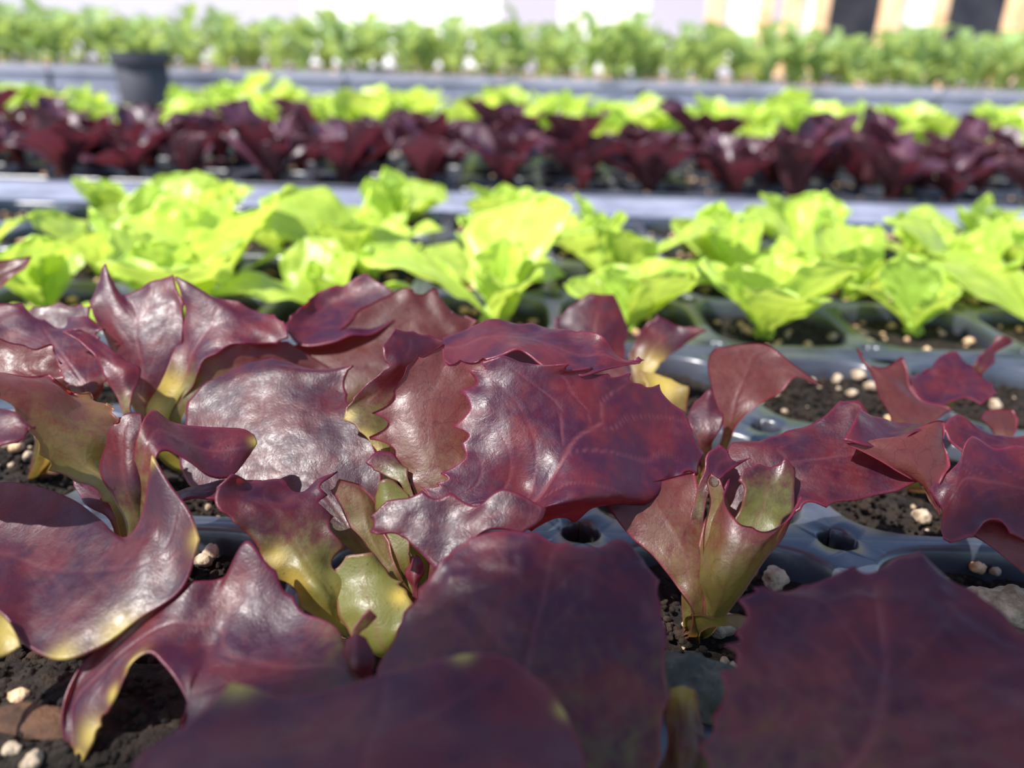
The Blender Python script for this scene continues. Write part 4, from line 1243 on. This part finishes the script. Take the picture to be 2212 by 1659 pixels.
def far_box(xc, label, soil_label):
    root = empty('planting_box', (xc, Y_BOX + 17, -TRAY_D))
    tag(root, label, 'box', 'black plastic planting boxes')
    h = BOX_TOP + TRAY_D
    w2, d2 = BOXW / 2 - .4, 17.0
    for (nm, b) in (('side_panel', (-w2, w2, -d2, -d2 + .5)), ('side_panel', (-w2, w2, d2 - .5, d2)), ('end_panel', (-w2, -w2 + .5, -d2 + .5, d2 - .5)), ('end_panel', (w2 - .5, w2, -d2 + .5, d2 - .5))):
        q = MB(); q.box(*b, 0.0, h)
        mesh_obj(nm, q.mesh(nm, mat=M_BOX), None, root)
    for s_ in (-1, 1):
        q = MB(); q.box(-w2 - .3, w2 + .3, s_ * (d2 + .3) - .3, s_ * (d2 + .3) + .3, h - .9, h + .05)
        mesh_obj('rim', q.mesh('rim', mat=M_BOX), None, root)
    for k in range(3):
        q = MB(); q.box(-w2, w2, -d2 - .28, -d2, 1.6 + k * 1.9, 2.1 + k * 1.9)
        mesh_obj('rib', q.mesh('rib', mat=M_BOX), None, root)
    q = MB(); q.box(-w2 + .5, w2 - .5, -d2 + .5, d2 - .5, 0.2, .6)
    mesh_obj('base_panel', q.mesh('base_panel', mat=M_BOX), None, root)
    n = 24
    v = np.array([(xc + (i / n * 2 - 1) * (w2 - .6), Y_BOX + 17 + (j / n * 2 - 1) * (d2 - .6), 0) for i in range(n + 1) for j in range(n + 1)])
    v[:, 2] = BOX_TOP - .9 + .4 * vnoise(v * .6, 5)
    f = [(i * (n + 1) + j, (i + 1) * (n + 1) + j, (i + 1) * (n + 1) + j + 1, i * (n + 1) + j + 1) for i in range(n) for j in range(n)]
    sm = MB(); sm.add(v, f)
    for _ in range(90):
        b, bf = BLOBS[rnd.randrange(14)]
        sm.add(b * rnd.uniform(.2, .5) + np.array([xc + rnd.uniform(-w2 + 1, w2 - 1), Y_BOX + 17 + rnd.uniform(-d2 + 1, d2 - 1), BOX_TOP - .5]), bf)
    tag(mesh_obj('potting_soil', sm.mesh('potting_soil', True, M_GRIT2)), soil_label, 'soil', kind='stuff')


names = ['leftmost', 'second from the left', 'third from the left', 'fourth from the left', 'rightmost']
for k in range(5):
    far_box((k - 2) * BOXW - 4, 'black plastic planting box of herbs in the far background, %s' % names[k],
            'tan gritty soil in the far planting box, %s' % names[k])

HERB = []
for i in range(7):
    rr = random.Random(900 + i)
    HERB.append(rosette_leaf('leaf', rr.uniform(3.2, 5.2), rr.uniform(1.5, 3.2), rr.uniform(60, 80), rr.uniform(-25, 45), .35, .25, 930 + i, M_HERB, 12, 7, petiole=.3, roundness=.7))
sm = MB()
_n = 6
for k in range(8):
    zz = k / 7
    for q in range(_n):
        a = 6.283 * q / _n
        rad = .13 * (1 - .5 * zz)
        sm.v.append((rad * math.cos(a) + .25 * math.sin(zz * 2.5), rad * math.sin(a), zz * 5.2))
for k in range(7):
    for q in range(_n):
        sm.f.append((k * _n + q, k * _n + (q + 1) % _n, (k + 1) * _n + (q + 1) % _n, (k + 1) * _n + q))
STEM = sm.mesh('stem', True, M_HERB)
for me in (STEM,):
    for nm in ('edge', 'grn', 'vein', 'yel'):
        me.attributes.new(nm, 'FLOAT', 'POINT')


def herb(x, y, scale, label):
    root = empty('herb_seedling', (x, y, BOX_TOP - .8))
    tag(root, label, 'seedling', 'herb seedlings in the far boxes')
    s = mesh_obj('stem', STEM, None, root)
    s.scale = (scale,) * 3
    a = rnd.uniform(0, 6)
    n = rnd.choice((7, 8, 9))
    for i in range(n):
        o = mesh_obj('leaf', HERB[rnd.randrange(7)], None, root)
        a += 2.4 + rnd.uniform(-.4, .4)
        o.rotation_euler = (rnd.uniform(-.2, .2), rnd.uniform(-.2, .2), a)
        z = (i / n) * 4.6 * scale
        o.location = (.25 * math.sin(z / 5.2 * 2.5) * CM * scale, 0, z * CM)
        sc = scale * rnd.uniform(.75, 1.1) * (1.05 - .3 * i / n)
        o.scale = (sc,) * 3


for j in range(4):
    y = Y_BOX + 3.5 + j * 8
    m = 0
    for i in range(-26, 27):
        x = i * 4.6 + (2.3 if j % 2 else 0) + rnd.uniform(-1.2, 1.2)
        px, py = project((x, y, 6))
        if px < -160 or px > 2380:
            continue
        herb(x, y + rnd.uniform(-1.5, 1.5), rnd.uniform(1.05, 1.6), 'green leafy herb seedling, %s from the left, %s row of the far boxes' % (ORD[m], ORD[j]))
        m += 1

# black round pot in front of the far boxes at the left
pot = empty('nursery_pot', at(313, 200, 119.0) * 1.0)
pot.location = Vector((at(313, 200, 119.0).x, 119.0, -TRAY_D)) * CM
pot.scale = (1.2, 1.2, 1.25)
tag(pot, 'black round nursery pot standing before the far boxes at the left', 'pot')


def lathe(prof, n=24):
    v, f = [], []
    for (r, z) in prof:
        for q in range(n):
            a = 6.2832 * q / n
            v.append((r * math.cos(a), r * math.sin(a), z))
    for k in range(len(prof) - 1):
        for q in range(n):
            f.append((k * n + q, k * n + (q + 1) % n, (k + 1) * n + (q + 1) % n, (k + 1) * n + q))
    return v, f


v, f = lathe([(0.01, .1), (2.4, .1), (2.5, 0), (2.7, 3.5), (3.0, 8.4), (2.85, 8.4), (2.6, 3.6), (2.5, 0.6)])
mesh_obj('body', make_mesh('body', v, f, True, M_DARK), None, pot)
v, f = lathe([(2.9, 7.5), (3.3, 7.5), (3.3, 8.6), (2.9, 8.6), (2.9, 7.5)])
mesh_obj('rim', make_mesh('rim', v, f, False, M_DARK), None, pot)
v, f = lathe([(.01, 7.6), (1.5, 7.7), (2.84, 7.5)])
po_ = mesh_obj('potting_soil', make_mesh('potting_soil', v, f, True, M_SOIL), None, None, (at(313, 200, 119.0).x, 119.0, -TRAY_D))
po_.scale = (1.2, 1.2, 1.25)
tag(po_, 'dark soil in the black round pot', 'soil', kind='stuff')
r_ = empty('herb_seedling', (at(313, 200, 119.0).x, 119.0, 5.2))
tag(r_, 'green herb seedling growing in the black round pot', 'seedling', 'herb seedlings in the far boxes')
mesh_obj('stem', STEM, None, r_).scale = (.8, .8, .6)
for i in range(8):
    o = mesh_obj('leaf', HERB[i % 7], None, r_)
    o.rotation_euler = (0, 0, i * 2.4)
    o.location = (0, 0, i * .25 * CM)
    o.scale = (.8,) * 3

# ------------------------------------------------------------------ far wooden crates and boards at the top of the view
def crate(x0, x1, y, z1, label, posts, boards, mat_board=M_WHITE, backing=True):
    root = empty('wooden_crate', ((x0 + x1) / 2, y, -TRAY_D))
    tag(root, label, 'crate', 'wooden crates far behind')
    hw = (x1 - x0) / 2
    for s in posts:
        q = MB(); q.box(s * hw - 2.3, s * hw + 2.3, -3, 3, 0, z1)
        mesh_obj('post', q.mesh('post', mat=M_WOOD), None, root)
    for (z0, zz, m_) in boards:
        q = MB(); q.box(-hw, hw, -1.5, 1.5, z0, zz)
        mesh_obj('board', q.mesh('board', mat=m_), None, root)


def wx(px, Y):
    return at(px, 20, Y).x


crate(wx(1545, 300), wx(1650, 300), 300, 75, 'pale wooden crate at top right, leftmost of the crates', (-1, 1), ((6, 30, M_WHITE), (32, 66, M_WHITE)))  # white boards carry the blown-out sun patches in their colour
crate(wx(1712, 295), wx(1770, 295), 295, 75, 'slim wooden crate at top right, just left of the first dark gap', (-1, 1), ((6, 30, M_WHITE), (32, 66, M_WHITE)))
crate(wx(1920, 280), wx(2026, 280), 280, 70, 'wooden crate at top right between the two dark gaps', (-.9, .95), ((6, 30, M_WHITE), (33, 62, M_WHITE)))
crate(wx(2195, 270), wx(2420, 270), 270, 70, 'wooden crate cut by the top right corner', (-.95, .95), ((6, 30, M_WOOD), (33, 62, M_WOOD)))
q = MB(); q.box(wx(1760, 330), wx(2260, 330), 330, 334, -TRAY_D, 90)  # dark slab in place of the shade in the gaps between crates
tag(mesh_obj('gap_shade_sheet', q.mesh('gap_shade_sheet', mat=M_DARK)), 'dark sheet standing in for the shaded gaps between crates at top right', 'sheet')
for k, (a, b, nm) in enumerate(((660, 870, 'left'), (880, 1080, 'middle'), (1210, 1400, 'right'))):  # white panels stand in for blown-out bright spots before the far wall
    q = MB(); q.box(wx(a, 340), wx(b, 340), 338, 341, -TRAY_D, 60)
    tag(mesh_obj('white_panel', q.mesh('white_panel', mat=M_WHITE)), 'white board for blown-out light at the top of the view, %s one of three' % nm, 'board', 'white boards far behind')

print('ZMIN', [z for z in ZMIN if z[0] < -0.62])
